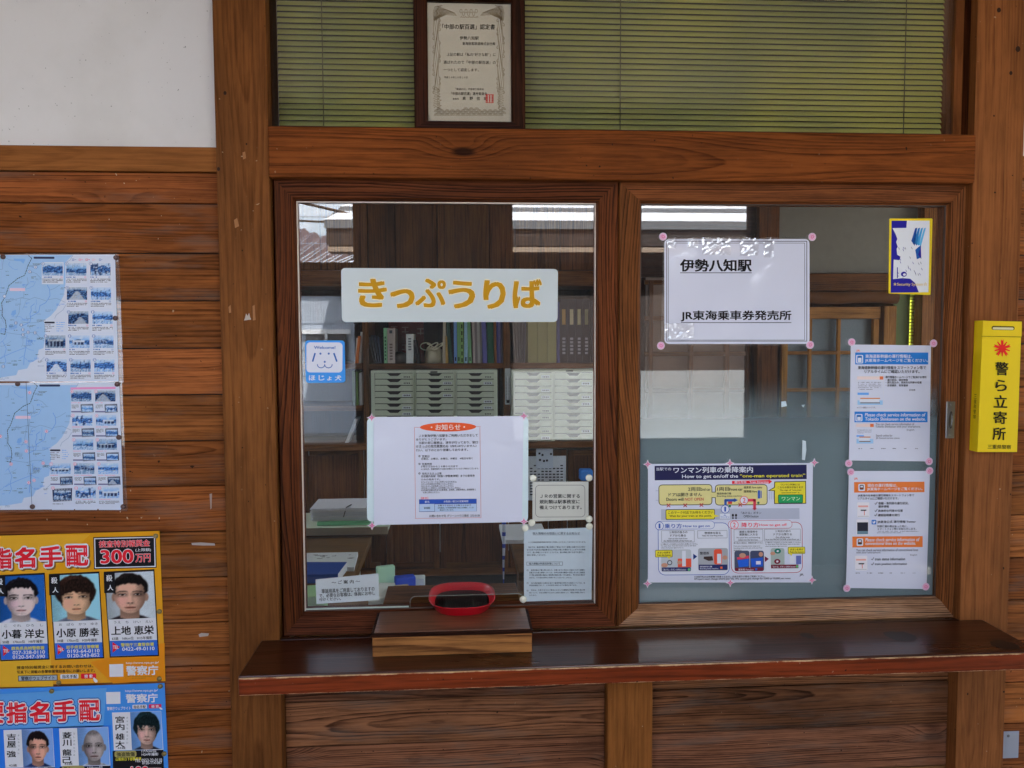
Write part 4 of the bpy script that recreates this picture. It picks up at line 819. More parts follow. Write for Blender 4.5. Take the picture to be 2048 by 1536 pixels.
for k in range(26):
    x, y = rn.uniform(1500, 1800), rn.uniform(480, 800); S.poly('scraped_patch', SBL if rn.random() < .5 else GRY, [(x, y), (x+5, y+1), (x+14, y+22), (x+10, y+24)], 3)
S.ell('scraped_patch', SBL, 1574, 760, 30, 26, 3); S.ell('scraped_patch', SW, 1580, 764, 16, 12, 3.4); S.rect('scraped_patch', SBL, 1503, 690, 1512, 800, 3)
S.text('lettering', ink(196, 172, 110), '★Security System☆', 1464, 842, 1814, 886, 4, .014)
S.done()

# --- yellow patrol box on the right post
bx = [P(1966, 641, -.082), P(2043, 648, -.082), P(2034, 904, -.082), P(1955, 904, -.082)]
m = MB(); pts = [(v.x, v.z) for v in (bx[3], bx[2], bx[1], bx[0])]
m.prism(pts, -.082, -.0505, YELLOW); pb = m.build('patrol_box', bevel=.0015); tag(pb, 'yellow tin police patrol box with black vertical lettering on the right post', 'sign box')
class Sub(Sheet):
    def __init__(s, root, Y, crop, slope=0): s.root = root; s.Y = Y; s.c = crop; s.sl = slope; s.parts = {}; s.order = []
S = Sub(pb, -.0825, (1260, 400, 2.599), .02)
S.rect('lid_flap', YELLOW, 1832, 630, 2034, 707, 6); S.rect('lid_flap', ink(150, 130, 14), 1826, 708, 2032, 712, 4)
S.rr('lid_slot', ink(84, 70, 14), 1877, 655, 1996, 676, 10, 8); S.rr('lid_slot', ink(196, 186, 140), 1882, 662, 1991, 674, 6, 9)
SR = ink(214, 40, 34)
for k in range(10):
    a = pi/2+2*pi*k/10; big = k % 2 == 0; c_, s_ = cos(a), -sin(a); r1 = 47 if big else 42
    cx, cy = 1934, 771
    S.poly('star_emblem', SR, [(cx+c_*8-s_*6, cy+s_*8+c_*6), (cx+c_*r1-s_*(7 if big else 2.5), cy+s_*r1+c_*(7 if big else 2.5)), (cx+c_*(r1-(8 if big else 0)), cy+s_*(r1-(8 if big else 0))), (cx+c_*r1+s_*(7 if big else 2.5), cy+s_*r1-c_*(7 if big else 2.5)), (cx+c_*8+s_*6, cy+s_*8-c_*6)], 2, slope=False)
S.ell('star_emblem', SR, 1934, 771, 14, 14, 3)
for ch, x0, y0, x1, y1 in (('警', 1898, 842, 1966, 912), ('ら', 1898, 934, 1958, 994), ('立', 1890, 1014, 1960, 1080), ('寄', 1888, 1098, 1958, 1164), ('所', 1884, 1182, 1952, 1248)): S.text('lettering', ink(36, 32, 12), ch, x0, y0, x1, y1, 3, .022)
S.text('lettering', ink(50, 44, 14), '三重県警察', 1858, 1272, 1980, 1294, 3, .006)
S.done()
xs_ = (bx[0].x+bx[3].x)/2
m = MB()
for k, ch in enumerate('三重県警察'):
    vs, fs, gx0, gx1, gy0, gy1 = glyphs(ch, 0); z0 = P(1800/2.599+1260, 1010/2.599+400, -.07).z-.0125*k
    t0 = k/5
    for f in fs:
        q = []
        for vi in f:
            x, y = vs[vi]; ty = (y-gy0)/(gy1-gy0); tx = (x-gx0)/(gx1-gx0); zz = z0-.0105+.0105*ty
            e = (zz-bx[3].z)/(bx[0].z-bx[3].z); q.append((bx[3].x+(bx[0].x-bx[3].x)*e-.0004, -.0605-.010*(1-tx), zz))
        m.face(q, ink(50, 44, 14))
m.build('side_lettering', pb)
q0, q1 = P(2001, 1467, -.022), P(2043, 1467, -.022)
m = MB(); m.box(q0.x, q1.x, -.0135, -.0122, .45, q0.z, PLATE); mp_ = m.build('metal_plate', bevel=.0005); tag(mp_, 'plain grey metal plate screwed to the boards right of the post', 'plate')
m = MB(); m.lathe(((q0.x+q1.x)/2, -.0135, q0.z-.012), [(.004, 0), (.003, .0012)], plain('dull screw', (.2, .2, .2), .4, 1), 10, 'y'); m.build('screw', mp_)

# --- certificate on the beam
yc = -.050
cq = [P(822, -30, yc+.012), P(1049, -30, yc+.012), P(1051, 259, yc), P(829, 259, yc)]
x0, x1, z0 = P(829, 256, yc).x, P(1051, 256, yc).x, zb1+.0008; ih = .262; fw = .0255
cert = empty('framed_certificate', ((x0+x1)/2, -.045, z0)); tag(cert, 'dark wood framed certificate with scrollwork border leaning on the beam', 'picture frame')
ix0, ix1, iz0c = P(856, 200, yc).x, P(1023, 200, yc).x, P(940, 241, yc).z
iz1c = iz0c+.27; z1 = iz1c+.026
m = MB(); mitre(m, x0, x1, z0, z1, ix0, ix1, iz0c, iz1c, [(0, -.030), (0, -.046), (.1, -.050), (.85, -.050), (1, -.044), (1, -.034)], W_CERT); m.build('frame', cert)
m = MB(); m.box(x0+.004, x1-.004, -.034, -.030, z0+.004, z1-.004, W_DARK); m.build('backing', cert)
S = Sheet.__new__(Sheet); S.root = cert; S.Y = -.0345; S.c = (800, 0, 5.12); S.sl = .006; S.parts = {}; S.order = []
m = MB(); m.box(ix0-.002, ix1+.002, -.0343, -.034, iz0c-.002, iz1c+.002, plain('certificate paper', A(176, 168, 150), .7, var=.03)); m.build('paper', cert)
ORN = ink(128, 112, 88); ORL = ink(150, 136, 110)
for b_, X0, Y0, X1, Y1, bd in (('「中部の駅百選」認定書', 432, 248, 972, 302, .01), ('伊勢八知駅', 612, 372, 806, 408, .006), ('東海旅客鉄道株式会社殿', 638, 432, 976, 464, .006), ('上記の駅は「私の“好きな駅”」に', 480, 542, 980, 576, 0), ('選ばれたので「中部の駅百選」の', 446, 622, 980, 656, 0), ('一つとして認定します。', 446, 700, 805, 732, 0), ('平成１４年１０月１４日', 452, 782, 690, 804, 0), ('「鉄道の日」中部実行委員会', 570, 902, 858, 924, .002), ('「中部の駅百選」選考委員会', 524, 944, 892, 976, .004), ('委員長', 540, 1004, 604, 1022, .002), ('奥　野　信　宏', 640, 990, 890, 1026, .004)): S.text('lettering', BLK, b_, X0, Y0, X1, Y1, 2, bd)
S.frame('seal', ink(190, 62, 56), 878, 966, 958, 1056, 6, 3)
for x in (892, 918, 944): S.rect('seal', ink(190, 62, 56), x-7, 976, x+7, 1048, 3)
for y in (990, 1014, 1036): S.rect('seal', ink(176, 150, 134), 884, y, 954, y+4, 4)
def curl(pts, wd=4): S.line('scrollwork', ORN, pts, wd, 2)
rc = random.Random(11)
for sx_, cx in ((1, 375), (-1, 1030)):
    for strand in range(5):
        ph = strand*1.3; curl([(cx+sx_*(-24+strand*12)+9*sin(y/58+ph), y) for y in range(170, 930, 22)], 4)
    for y in range(190, 930, 46): 
        d = rc.choice((-1, 1)); curl([(cx+d*26, y), (cx+d*40, y+18), (cx+d*34, y+34), (cx+d*24, y+26)], 5)
    # phoenix-like plume at the top corner
    for k in range(14):
        a = k/13; x = cx+sx_*(10+a*170); curl([(cx+sx_*(-10+a*20), 210-a*20), (x-sx_*30, 130-30*sin(a*3)), (x, 60+a*70), (x+sx_*22, 150+a*12)], 4.5)
    for k in range(6): curl([(cx-sx_*(30-k*7), 210), (cx-sx_*(36-k*9), 130-k*4), (cx-sx_*(20-k*14), 70-k*3), (cx+sx_*(10+k*10), 62)], 4)
    for y in range(905, 1110, 18):
        curl([(cx+sx_*-30+rc.uniform(-6, 6), y), (cx+rc.uniform(-10, 10), y-12), (cx+sx_*30+rc.uniform(-6, 20), y+rc.uniform(-6, 14)), (cx+sx_*6, y+18)], 4.5)
for k in range(7): curl([(702+(k-3)*26+12*cos(a), 128+((k % 2)*2-1)*14+20*sin(a)) for a in [i*pi/5 for i in range(11)]], 4)
for k in range(9): curl([(620+k*20, 180), (630+k*20, 168+6*(k % 2)), (640+k*20, 180)], 4)
for row in range(4):
    for k in range(13):
        cx, cy = 372+k*55+(row % 2)*27, 1186-row*20
        if row == 3 and k not in (0, 5, 6, 7, 12): continue
        for r_ in (24, 15, 7): curl([(cx+r_*cos(a), cy-r_*sin(a)) for a in [i*pi/6 for i in range(7)]], 3.6)
S.done()
m = MB(); m.box(ix0-.001, ix1+.001, -.0385, -.037, iz0c-.001, iz1c+.001, GLASS2); m.build('picture_glass', cert)

# ------------------------------------------------------------------ map posters on the boards
MB1, MB2, MCR = ink(158, 192, 230), ink(120, 164, 216), ink(198, 204, 220)
TON = [ink(*c) for c in ((176, 200, 230), (120, 160, 206), (74, 112, 168), (44, 70, 120), (206, 216, 232), (28, 40, 76))]
rm = random.Random(21)
_th = [0]
def thumb(S, x0, y0, x1, y1, L=3):
    _th[0] += 1; sd = _th[0]*9.7; R_ = random.Random(_th[0]); hz = R_.uniform(.25, .5); gd = R_.uniform(.6, .8); kind = R_.choice((0, 1, 2, 3, 4, 5)); cb = R_.uniform(.3, .7); tone = R_.uniform(.75, 1.1); a0, b0 = R_.uniform(.05, .35), R_.uniform(.6, .95)
    def fn(u, v):
        n = mnoise.fractal((u*4+sd, v*4, 1), 1, 2, 4); n2 = mnoise.fractal((u*13+sd, v*13, 5), 1, 2, 3)
        c = mixc((200, 214, 236), (110, 160, 214), v/.5 if v < .5 else 1); c = mixc(c, (214, 222, 236), sstep(.1, .4, n)*.6)
        ridge = hz+.22*mnoise.noise((u*2.3+sd, 2, 2))
        if v > ridge: c = mixc((36, 66, 120), (84, 130, 190), sstep(-.3, .5, n2))
        if v > gd+.1*(u-.5): c = mixc((120, 160, 206), (190, 206, 228), sstep(-.3, .4, n2))
        if kind == 1 and a0 < u < b0 and hz+.02 < v < gd+.08:
            c = (196, 206, 222) if v < hz+.14 else ((34, 46, 84) if (int(u*17) % 3) else (150, 170, 200))
        if kind == 2: c = mixc(c, (24, 40, 80), sstep(.1, .35, mnoise.noise((u*9+sd, v*2, 7)))*.8); c = mixc(c, (206, 216, 232), sstep(.25, .4, mnoise.noise((u*8+sd, v*8, 17))))
        if kind == 3:   # road running away between dark trees
            w3 = .05+.5*max(0, v-hz); c = mixc((26, 48, 96), (96, 140, 196), sstep(-.2, .4, n2)) if v > .15+.3*abs(u-cb) else c
            if v > hz and abs(u-cb) < w3: c = mixc((206, 214, 230), (160, 182, 212), sstep(0, .3, n2))
        if kind == 4:   # pitched roof
            if abs(u-cb) < .34 and v > .28+.5*abs(u-cb) and v < .62: c = (150, 170, 204) if v < .36+.5*abs(u-cb) else ((40, 58, 104) if int(u*13) % 2 else (120, 144, 184))
        if kind == 5: c = mixc(c, (30, 50, 96), .8*(1-sstep(.03, .06, abs(((u*5+.3*n) % 1)-.5)))*sstep(.05, .2, v))
        return tuple(k*tone*(1+.25*n2) for k in c)
    S.photo('photo_print#%d' % _th[0], x0, y0, x1, y1, 22, 14, fn, L)
def mapbase(S, dy, dx, fold=None):
    o = lambda pts: [(x+dx, y+dy) for x, y in pts]
    S.poly('map_print', MCR, [(-640, 54), (1262, 50), (1300, 1440), (-640, 1440)] if dx == 0 else [(-640, 40), (1310, 25), (1352, 1412), (-640, 1430)], 1, slope=False)
    land = o([(800, 56), (715, 140), (728, 300), (700, 500), (620, 650), (560, 720), (480, 775), (500, 880), (490, 1000), (478, 1075), (425, 1095), (405, 1200), (330, 1240), (300, 1300), (200, 1318), (180, 1372), (0, 1402), (-600, 1410), (-600, 56)])
    S.poly('map_print', MB1, [(x, min(max(y, 56), 1400)) for x, y in land], 1.5, slope=False)
    RV, RD, RL = ink(84, 132, 200), ink(112, 132, 164), ink(40, 44, 60)
    for pts, wd in (([(520, 385), (545, 430), (550, 500), (525, 545), (500, 580), (440, 610), (425, 680), (340, 730), (330, 790), (250, 830)], 5), ([(380, 590), (340, 620), (345, 660), (330, 700), (335, 740)], 5), ([(300, 940), (285, 1070), (265, 1180), (262, 1260)], 5), ([(285, 1070), (150, 1120), (60, 1160), (0, 1195)], 4), ([(285, 1070), (330, 1095), (370, 1100)], 3), ([(30, 1000), (70, 1080), (50, 1160), (66, 1220), (40, 1270)], 4), ([(260, 1160), (210, 1190)], 3), ([(270, 1180), (300, 1210)], 3)): S.line('map_print', RV, o(pts), wd, 2)
    for pts in ([(300, 300), (310, 360), (265, 440), (262, 520), (230, 525)], [(0, 465), (60, 470)], [(60, 545), (150, 545), (230, 525), (330, 540), (380, 520), (440, 535), (510, 560)], [(230, 530), (215, 640), (210, 690), (175, 750)], [(530, 545), (620, 530), (720, 575)], [(725, 600), (690, 660), (620, 710), (600, 752)], [(70, 905), (160, 920), (240, 930), (310, 905), (390, 905), (430, 950), (485, 1000)], [(550, 440), (600, 420), (660, 382)], [(240, 790), (330, 800), (420, 795), (470, 770)], [(800, 60), (770, 110), (720, 140)], [(490, 1175), (440, 1220)], [(330, 230), (400, 260), (450, 310)], [(70, 90), (110, 110), (160, 112)], [(40, 110), (30, 160), (30, 210), (0, 215)]): S.line('map_print', RD, o(pts), 3.4, 2.2)
    rail = o([(315, 62), (350, 90), (310, 170), (290, 230), (270, 280), (200, 310), (150, 350), (100, 390), (80, 450), (55, 520), (20, 580), (28, 650), (25, 720), (60, 770), (70, 840), (55, 925), (0, 915)])
    S.line('map_print', RD, rail, 3, 2.4)
    for (ax, ay), (bx_, by_) in zip(rail, rail[1:]):
        d = math.hypot(bx_-ax, by_-ay); k = 0
        while k < d-6: S.line('map_print', RL, [(ax+(bx_-ax)*k/d, ay+(by_-ay)*k/d), (ax+(bx_-ax)*min(k+14, d)/d, ay+(by_-ay)*min(k+14, d)/d)], 7, 3); k += 25
    S.rr('map_print', ink(48, 54, 84), 370+dx, 74+dy, 600+dx, 97+dy, 11, 3); S.scrawl('map_print', WHT, 386+dx, 79+dy, 588+dx, 92+dy, 1, rm, .9, 13)
    S.rr('map_print', ink(40, 44, 60), 488+dx, 786+dy, 602+dx, 805+dy, 8, 3)
    for k in range(5): S.scrawl('map_print', GRY, 490+dx, 816+18*k+dy, 606+dx, 832+18*k+dy, 1, rm, .6, 12); S.scrawl('map_print', MB2, 620+dx, 790+23*k+dy, 716+dx, 808+23*k+dy, 1, rm, .6, 16)
    S.poly('map_print', MB2, o([(135, 670), (175, 655), (178, 700), (150, 725), (122, 712)]), 2.5); S.poly('map_print', MB2, o([(150, 95), (280, 98), (260, 150), (230, 125), (160, 118)]), 2.5)
    S.rect('map_print', ink(226, 196, 214), 108+dx, 418+dy, 276+dx, 450+dy, 2.6); S.scrawl('map_print', ink(214, 130, 160), 114+dx, 422+dy, 270+dx, 446+dy, 2, rm, .5, 11)
    rq = random.Random(31)
    for k in range(16):
        x, y, a = rq.uniform(-60, 420), rq.uniform(120, 1280), rq.uniform(0, 6.3); pts = [(x, y)]
        for q in range(9): a += rq.uniform(-.7, .7); x += 17*cos(a); y += 17*sin(a); pts.append((x, y))
        pts = [p for p in pts if p[0] < 430+.0*p[1] and 70 < p[1] < 1380]
        if len(pts) > 2: S.line('map_print', rq.choice((RD, RV, RD)), o(pts), 2.6, 2.05+.01*k)
    for k in range(46):
        x, y, n = rq.uniform(-40, 430), rq.uniform(110, 1300), rq.choice((1, 1, 2)); S.scrawl('map_print', rq.choice((GRY, RD, RV, DK)), x+dx, y+dy, x+rq.uniform(35, 95)+dx, y+11*n+dy, n, rq, .65, 8)
    for x, y, n in ((335, 345, 1), (245, 375, 2), (170, 590, 2), (405, 765, 2), (640, 480, 1), (405, 850, 1), (620, 590, 2), (415, 1268, 1), (0, 1400, 2), (230, 960, 1), (300, 985, 5), (500, 655, 2), (95, 545, 2), (100, 822, 4), (350, 185, 1), (345, 290, 2), (0, 870, 3), (665, 410, 2)): S.scrawl('map_print', rm.choice((GRY, RD, RV)), x+dx, y+dy, x+rm.uniform(45, 120)+dx, y+13*n+dy, n, rm, .6, 9)
def node(S, x, y, c, num=None, r=19):
    S.ell('map_print', c, x, y, r, r, 4.5, 16); S.ell('map_print', ink(220, 224, 236), x, y, r-3.5, r-3.5, 5, 16)
    if num: S.text('map_print', c, num, x-6*len(num), y-9, x+6*len(num), y+9, 6, .01)
S = Sheet('map_poster', 'upper blue tourist map poster with numbered photos on the left boards', 'poster', [(-120, 507), (238, 508), (247, 765), (-120, 768)], -.0128, CLEARFILM, (0, 500, 5.484), .004, group='tourist map posters')
MBL = ink(60, 100, 160)
mapbase(S, 0, 0)
n_ = 5
for x0, y0 in ((468, 143), (728, 143), (992, 143), (735, 408), (998, 408), (750, 672), (1015, 672), (498, 936), (762, 936), (1025, 936), (512, 1197), (774, 1197), (1035, 1197)):
    S.rect('photo_card#%d' % n_, ink(206, 210, 224), x0-8, y0-10, x0+230, y0+232, 1.8); thumb(S, x0, y0, x0+222, y0+138)
    S.scrawl('caption#%d' % n_, MBL, x0, y0+148, x0+150, y0+166, 1, rm, .85, 15); S.frame('caption#%d' % n_, rm.choice((MBL, ink(214, 120, 150))), x0+200, y0+148, x0+218, y0+164, 3, 3)
    S.scrawl('caption#%d' % n_, DK, x0, y0+172, x0+222, y0+220, 3, rm, .6, 9); node(S, x0+5, y0+8, MBL, str(n_)); n_ += 1
for k, c in enumerate((MBL, ink(214, 120, 150), ink(190, 70, 90), ink(214, 170, 180), MBL)): S.frame('map_print', c, 792+k*74, 96, 814+k*74, 118, 4, 3); S.scrawl('map_print', c, 820+k*74, 102, 846+k*74, 114, 1, rm, .7, 9)
for x, y, t_ in ((392, 188, '4'), (328, 238, '3'), (52, 508, ''), (178, 800, '10'), (236, 822, '11'), (254, 874, '12'), (256, 930, '14'), (312, 902, '15'), (388, 908, '16'), (40, 1278, '13')): node(S, x, y, MBL, t_ or None)
for x, y in ((38, 76), (1275, 84), (1268, 748)): S.pin(x, y, 29)
S.done()
S = Sheet('map_poster', 'lower blue tourist map poster with a pink band and film strips on the left boards', 'poster', [(-120, 765), (244, 762), (255, 1022), (-120, 1026)], -.0138, CLEARFILM, (0, 760, 5.485), 0, group='tourist map posters')
mapbase(S, -25, 62)
S.poly('map_print', ink(216, 140, 184), [(774, 82), (1268, 74), (1270, 98), (776, 104)], 4); S.scrawl('map_print', WHT, 970, 82, 1075, 96, 1, rm, .9, 20)
PKL = ink(220, 150, 176); n_ = 1
FILM = ink(36, 44, 74)
for r_ in range(5):
    for x0 in ((783+10*r_, 1046+8*r_) if r_ < 3 else (555, 815, 1078) if r_ == 3 else (575, 830, 1088)):
        y0 = 115+265*r_; S.rect('photo_card#%d' % n_, ink(204, 210, 226), x0-4, y0-6, x0+238, y0+250, 1.8+.01*n_)
        if r_ == 4 and x0 == 575:
            S.poly('film_strip#%d' % n_, FILM, [(x0, y0+20), (x0+218, y0+10), (x0+214, y0+150), (x0+8, y0+160)], 3); thumb(S, x0+16, y0+36, x0+204, y0+136, 4); S.scrawl('caption#%d' % n_, DK, x0+4, y0+180, x0+220, y0+192, 1, rm, .7, 9)
            for k in range(12): S.rect('film_strip#%d' % n_, WHT, x0+12+k*17, y0+22-k*.5, x0+20+k*17, y0+30-k*.5, 5); S.rect('film_strip#%d' % n_, WHT, x0+12+k*17, y0+146-k*.5, x0+20+k*17, y0+154-k*.5, 5)
        else:
            thumb(S, x0, y0, x0+222, y0+120); S.scrawl('caption#%d' % n_, PKL, x0, y0+130, x0+210, y0+144, 1, rm, .7, 12)
            if r_ < 4:
                S.scrawl('caption#%d' % n_, DK, x0+4, y0+156, x0+82, y0+200, 4, rm, .6, 8); S.rect('caption#%d' % n_, ink(90, 90, 130), x0, y0+226, x0+106, y0+240, 2.5)
                S.poly('film_strip#%d' % n_, FILM, [(x0+102, y0+152), (x0+240, y0+146), (x0+246, y0+238), (x0+108, y0+246)], 3); thumb(S, x0+114, y0+164, x0+234, y0+232, 4)
                for k in range(11): S.rect('film_strip#%d' % n_, WHT, x0+107+k*12, y0+155-k*.5, x0+112+k*12, y0+160-k*.5, 5); S.rect('film_strip#%d' % n_, WHT, x0+112+k*12, y0+237-k*.6, x0+117+k*12, y0+242-k*.6, 5)
            else: S.scrawl('caption#%d' % n_, DK, x0, y0+150, x0+220, y0+190, 3, rm, .6, 9)
        node(S, x0+8, y0+10, ink(206, 120, 150), str(n_)); n_ += 1
for x, y in ((328, 138), (512, 562), (288, 676), (292, 778), (124, 922), (476, 912), (318, 1125), (376, 1100), (8, 618)): node(S, x, y, ink(206, 120, 150), '1')
S.line('fold_line', ink(80, 96, 126), [(290, 30), (355, 1405)], 5, 6)
for x, y in ((198, 42), (1288, 46), (1306, 628), (360, 1388), (1354, 1388)): S.pin(x, y, 29)
S.done()

# ------------------------------------------------------------------ wanted posters
_pn = [0]
def portrait(S, x0, y0, x1, y1, bg_, skin, hair, shirt, style='short', corners=None):
    """a printed head-and-shoulders snapshot with generic features"""
    _pn[0] += 1; sd = _pn[0]*17.3; rp = random.Random(_pn[0])
    fw, jaw, brow, mw, eye_y = rp.uniform(.27, .30), rp.uniform(.20, .25), rp.uniform(.4, .75), rp.uniform(.085, .115), rp.uniform(.475, .49)
    hl = {'short': .13, 'long': .10, 'shaved': .17}[style]
    def el(u, v, cx, cy, rx, ry, soft=.15): return 1-sstep(1-soft, 1+soft, math.hypot((u-cx)/rx, (v-cy)/ry))
    hx, hs_, tl, lt = rp.uniform(-.015, .015), rp.uniform(.85, .92), rp.uniform(-.06, .06), rp.choice((-1, 1, 1)); spk = rp.uniform(.015, .05)
    def fn(u, v):
        u, v = .5+((u-.5-hx)+tl*(v-.6)*.6)*hs_, .5+(v-.5-tl*(u-.5)*.6)*hs_
        n = mnoise.noise((u*9+sd, v*9, .3)); n2 = mnoise.noise((u*40+sd, v*22, 4)); a = u-.5
        c = mixc(bg_, tuple(k*.72 for k in bg_), sstep(.55, .0, u)*.8); c = tuple(k*(1+.04*n) for k in c)
        # shoulders
        sh = .86+.55*max(0, abs(a)-.16)**1.25
        if v > sh-.03:
            t = sstep(sh-.02, sh+.02, v); c = mixc(c, tuple(k*(.82+.3*n+.2*sstep(.5, -.4, a)) for k in shirt), t)
        # neck
        nk = (1-sstep(.155, .19, abs(a+.01)))*sstep(.66, .70, v)*(1-sstep(.90+.05-abs(a)*.3, .96-abs(a)*.3, v)); c = mixc(c, tuple(k*(.60+.14*sstep(.75, .95, v)-.25*a) for k in skin), nk)
        # hair back mass
        hw = {'short': .335, 'long': .385, 'shaved': .30}[style]; hb = {'short': .50, 'long': .66, 'shaved': .40}[style]
        top = hl-.05+spk*mnoise.noise((u*16+sd, 1.7, 0))
        wv = .02*mnoise.noise((v*13+sd, u*3, 2.2))
        if style != 'shaved':
            hm = (1-sstep(.94, 1.04, math.hypot(a/(hw+wv), (v-.40)/(.40-top) if v < .40 else (v-.40)/(hb-.40)*.9)))
            c = mixc(c, tuple(k*(.8+.5*n2+.5*el(u, v, .42, .15, .2, .1, .9)) for k in hair), hm)
        # ears
        for sg in (-1, 1):
            e = el(u, v, .5+sg*(fw+.012), .53, .038, .075, .25)
            if not (style == 'long'): c = mixc(c, tuple(k*.74 for k in skin), e)
        # face
        w_ = fw if v < .55 else fw-(fw-jaw)*sstep(.55, .84, v)
        d = math.hypot(a/w_, (v-.5)/(.37 if v < .5 else .335)) if v < .5 else max(abs(a)/w_, ((abs(a)/w_)**2.4+((v-.5)/.325)**2.6)**.45)
        fm = 1-sstep(.96, 1.03, d)
        if fm > 0:
            lum = 1.02-.40*sstep(.05, 1.0, lt*a/w_)-.18*sstep(.5, 1, -lt*a/w_)+.05*n2-.10*sstep(.70, .84, v)+.08*el(u, v, .44, .34, .17, .1, .8)+.03*n
            lum += .08*el(u, v, .36, .60, .075, .06, .8)+.05*el(u, v, .64, .60, .07, .06, .8)
            for sg in (-1, 1):
                lum -= .30*el(u, v, .5+sg*.135, eye_y-.005, .098, .042, .8)
            lum -= .10*el(u, v, .5+.05, .56, .022, .08, .9)-.09*el(u, v, .487, .55, .018, .09, .9)
            lum -= .20*el(u, v, .5, .643, .068, .018, .9)+.10*el(u, v, .5, .775, .08, .016, .9)+.12*el(u, v, .5, .675, .02, .02, .9)
            f_ = tuple(k*lum for k in skin); f_ = (f_[0], f_[1]*(1-.05*el(u, v, .36, .6, .1, .09, .8)), f_[2])
            for sg in (-1, 1):
                ex = .5+sg*.135; bx_ = (u-ex)/.1; bv = v-(eye_y-.062+.018*bx_*bx_*(1 if sg*bx_ > 0 else .5))
                br = (1-sstep(.008, .017, abs(bv)))*(1-sstep(.8, 1.05, abs(bx_)))*brow; f_ = mixc(f_, hair, br)
                lx = (u-ex)/.072; op = .014*(1-lx*lx) if abs(lx) < 1 else 0
                if op > 0:
                    if abs(v-eye_y) < op: f_ = mixc(f_, (176, 168, 164), .75)
                    f_ = mixc(f_, (26, 20, 20), el(u, v, ex, eye_y, .024, .018, .35)*(1 if abs(v-eye_y) < op+.006 else .2))
                f_ = mixc(f_, tuple(k*.22 for k in skin), (1-sstep(.003, .010, abs(v-(eye_y-op))))*(1-sstep(.95, 1.15, abs(lx)))*.85)
            for nx in (-.032, .034): f_ = mixc(f_, tuple(k*.3 for k in skin), .75*el(u, v, .5+nx, .638, .018, .010, .6))
            lip = el(u, v, .5, .722, mw, .022, .35); f_ = mixc(f_, (skin[0]*.74, skin[1]*.56, skin[2]*.55), lip*.8)
            f_ = mixc(f_, tuple(k*.3 for k in skin), (1-sstep(.003, .009, abs(v-.720-.004*cos(a*40))))*(1-sstep(.85, 1.05, abs(a)/mw))*.75)
            # hairline / fringe
            if style == 'shaved': hv = sstep(.30, .20, v+.35*a*a*4-.0)*.45
            elif style == 'short': hv = max(sstep(.30, .26, v-.9*a*a+.05*mnoise.noise((u*18+sd, 3, 1))), sstep(fw*.84, fw*.97, abs(a)+.02*mnoise.noise((v*20, sd, 1)))*(1-sstep(.44, .50, v)))
            else: hv = max(sstep(.42, .37, v-.5*a*a+.085*mnoise.noise((u*11+sd, 3, 1))), sstep(fw*.80, fw*.95, abs(a)+.02*mnoise.noise((v*15, sd, 1)))*(1-sstep(.6, .68, v)))
            f_ = mixc(f_, tuple(k*(.8+.6*n2) for k in hair), hv)
            c = mixc(c, f_, fm)
        g_ = 1+.10*mnoise.noise((u*70+sd, v*70, 9)); c = tuple(128+(k*g_-128)*1.12 for k in c)
        return c
    S.photo('portrait#%d' % _pn[0], x0, y0, x1, y1, 54, 58, fn, 3, corners)
WR, WW = ink(206, 30, 44), ink(226, 226, 232)
def outlined(S, part, body, x0, y0, x1, y1, c=None, oc=None, bold=.03, grow=.035, L=5):
    S.text(part, oc or WW, body, x0, y0, x1, y1, L, bold, grow=grow); S.text(part, c or WR, body, x0, y0, x1, y1, L+1, bold)
POST_O = laminated('orange poster paper', A(240, 168, 24), .05); POST_B = laminated('blue poster paper', A(66, 150, 240), .05)
S = Sheet('wanted_poster', 'orange police poster with three framed portraits and a black reward box', 'poster', [(-90, 1074), (319, 1062), (331, 1362), (-90, 1374)], -.0132, POST_O, (0, 1040, 3.096), -.024, group='police posters on the left boards')
for c, pts in (((240, 184, 50), [(-250, 880), (300, 700), (330, 1030), (-250, 1038)]), ((226, 140, 24), [(560, 880), (1020, 760), (1020, 990), (700, 1012)]), ((240, 178, 46), [(-200, 100), (560, 88), (300, 330), (-200, 330)])): S.poly('print', ink(*c), pts, 1, slope=False)
for ch, x0, x1, y0 in (('指', -48, 76, 168), ('名', 92, 218, 162), ('手', 246, 386, 156), ('配', 410, 546, 150)):
    S.text('heading_lettering', ink(120, 84, 40), ch, x0+10, y0+10, x1+10, y0+146, 2, .05, grow=.05); outlined(S, 'heading_lettering', ch, x0, y0+4, x1, y0+136, bold=.045, grow=.055, L=3)
S.rect('reward_box', BLK, 580, 102, 968, 300, 1.5); S.rect('reward_box', WW, 586, 108, 962, 294, 2); S.rect('reward_box', BLK, 592, 114, 956, 288, 2.5)
outlined(S, 'reward_box', '捜査特別報奨金', 614, 124, 930, 166, bold=.02, grow=.02); outlined(S, 'reward_box', '300', 624, 182, 828, 268, bold=.03, grow=.03); outlined(S, 'reward_box', '万円', 840, 208, 932, 260, bold=.02, grow=.025); S.text('reward_box', WW, '(上限額)', 840, 174, 936, 196, 5, .01)
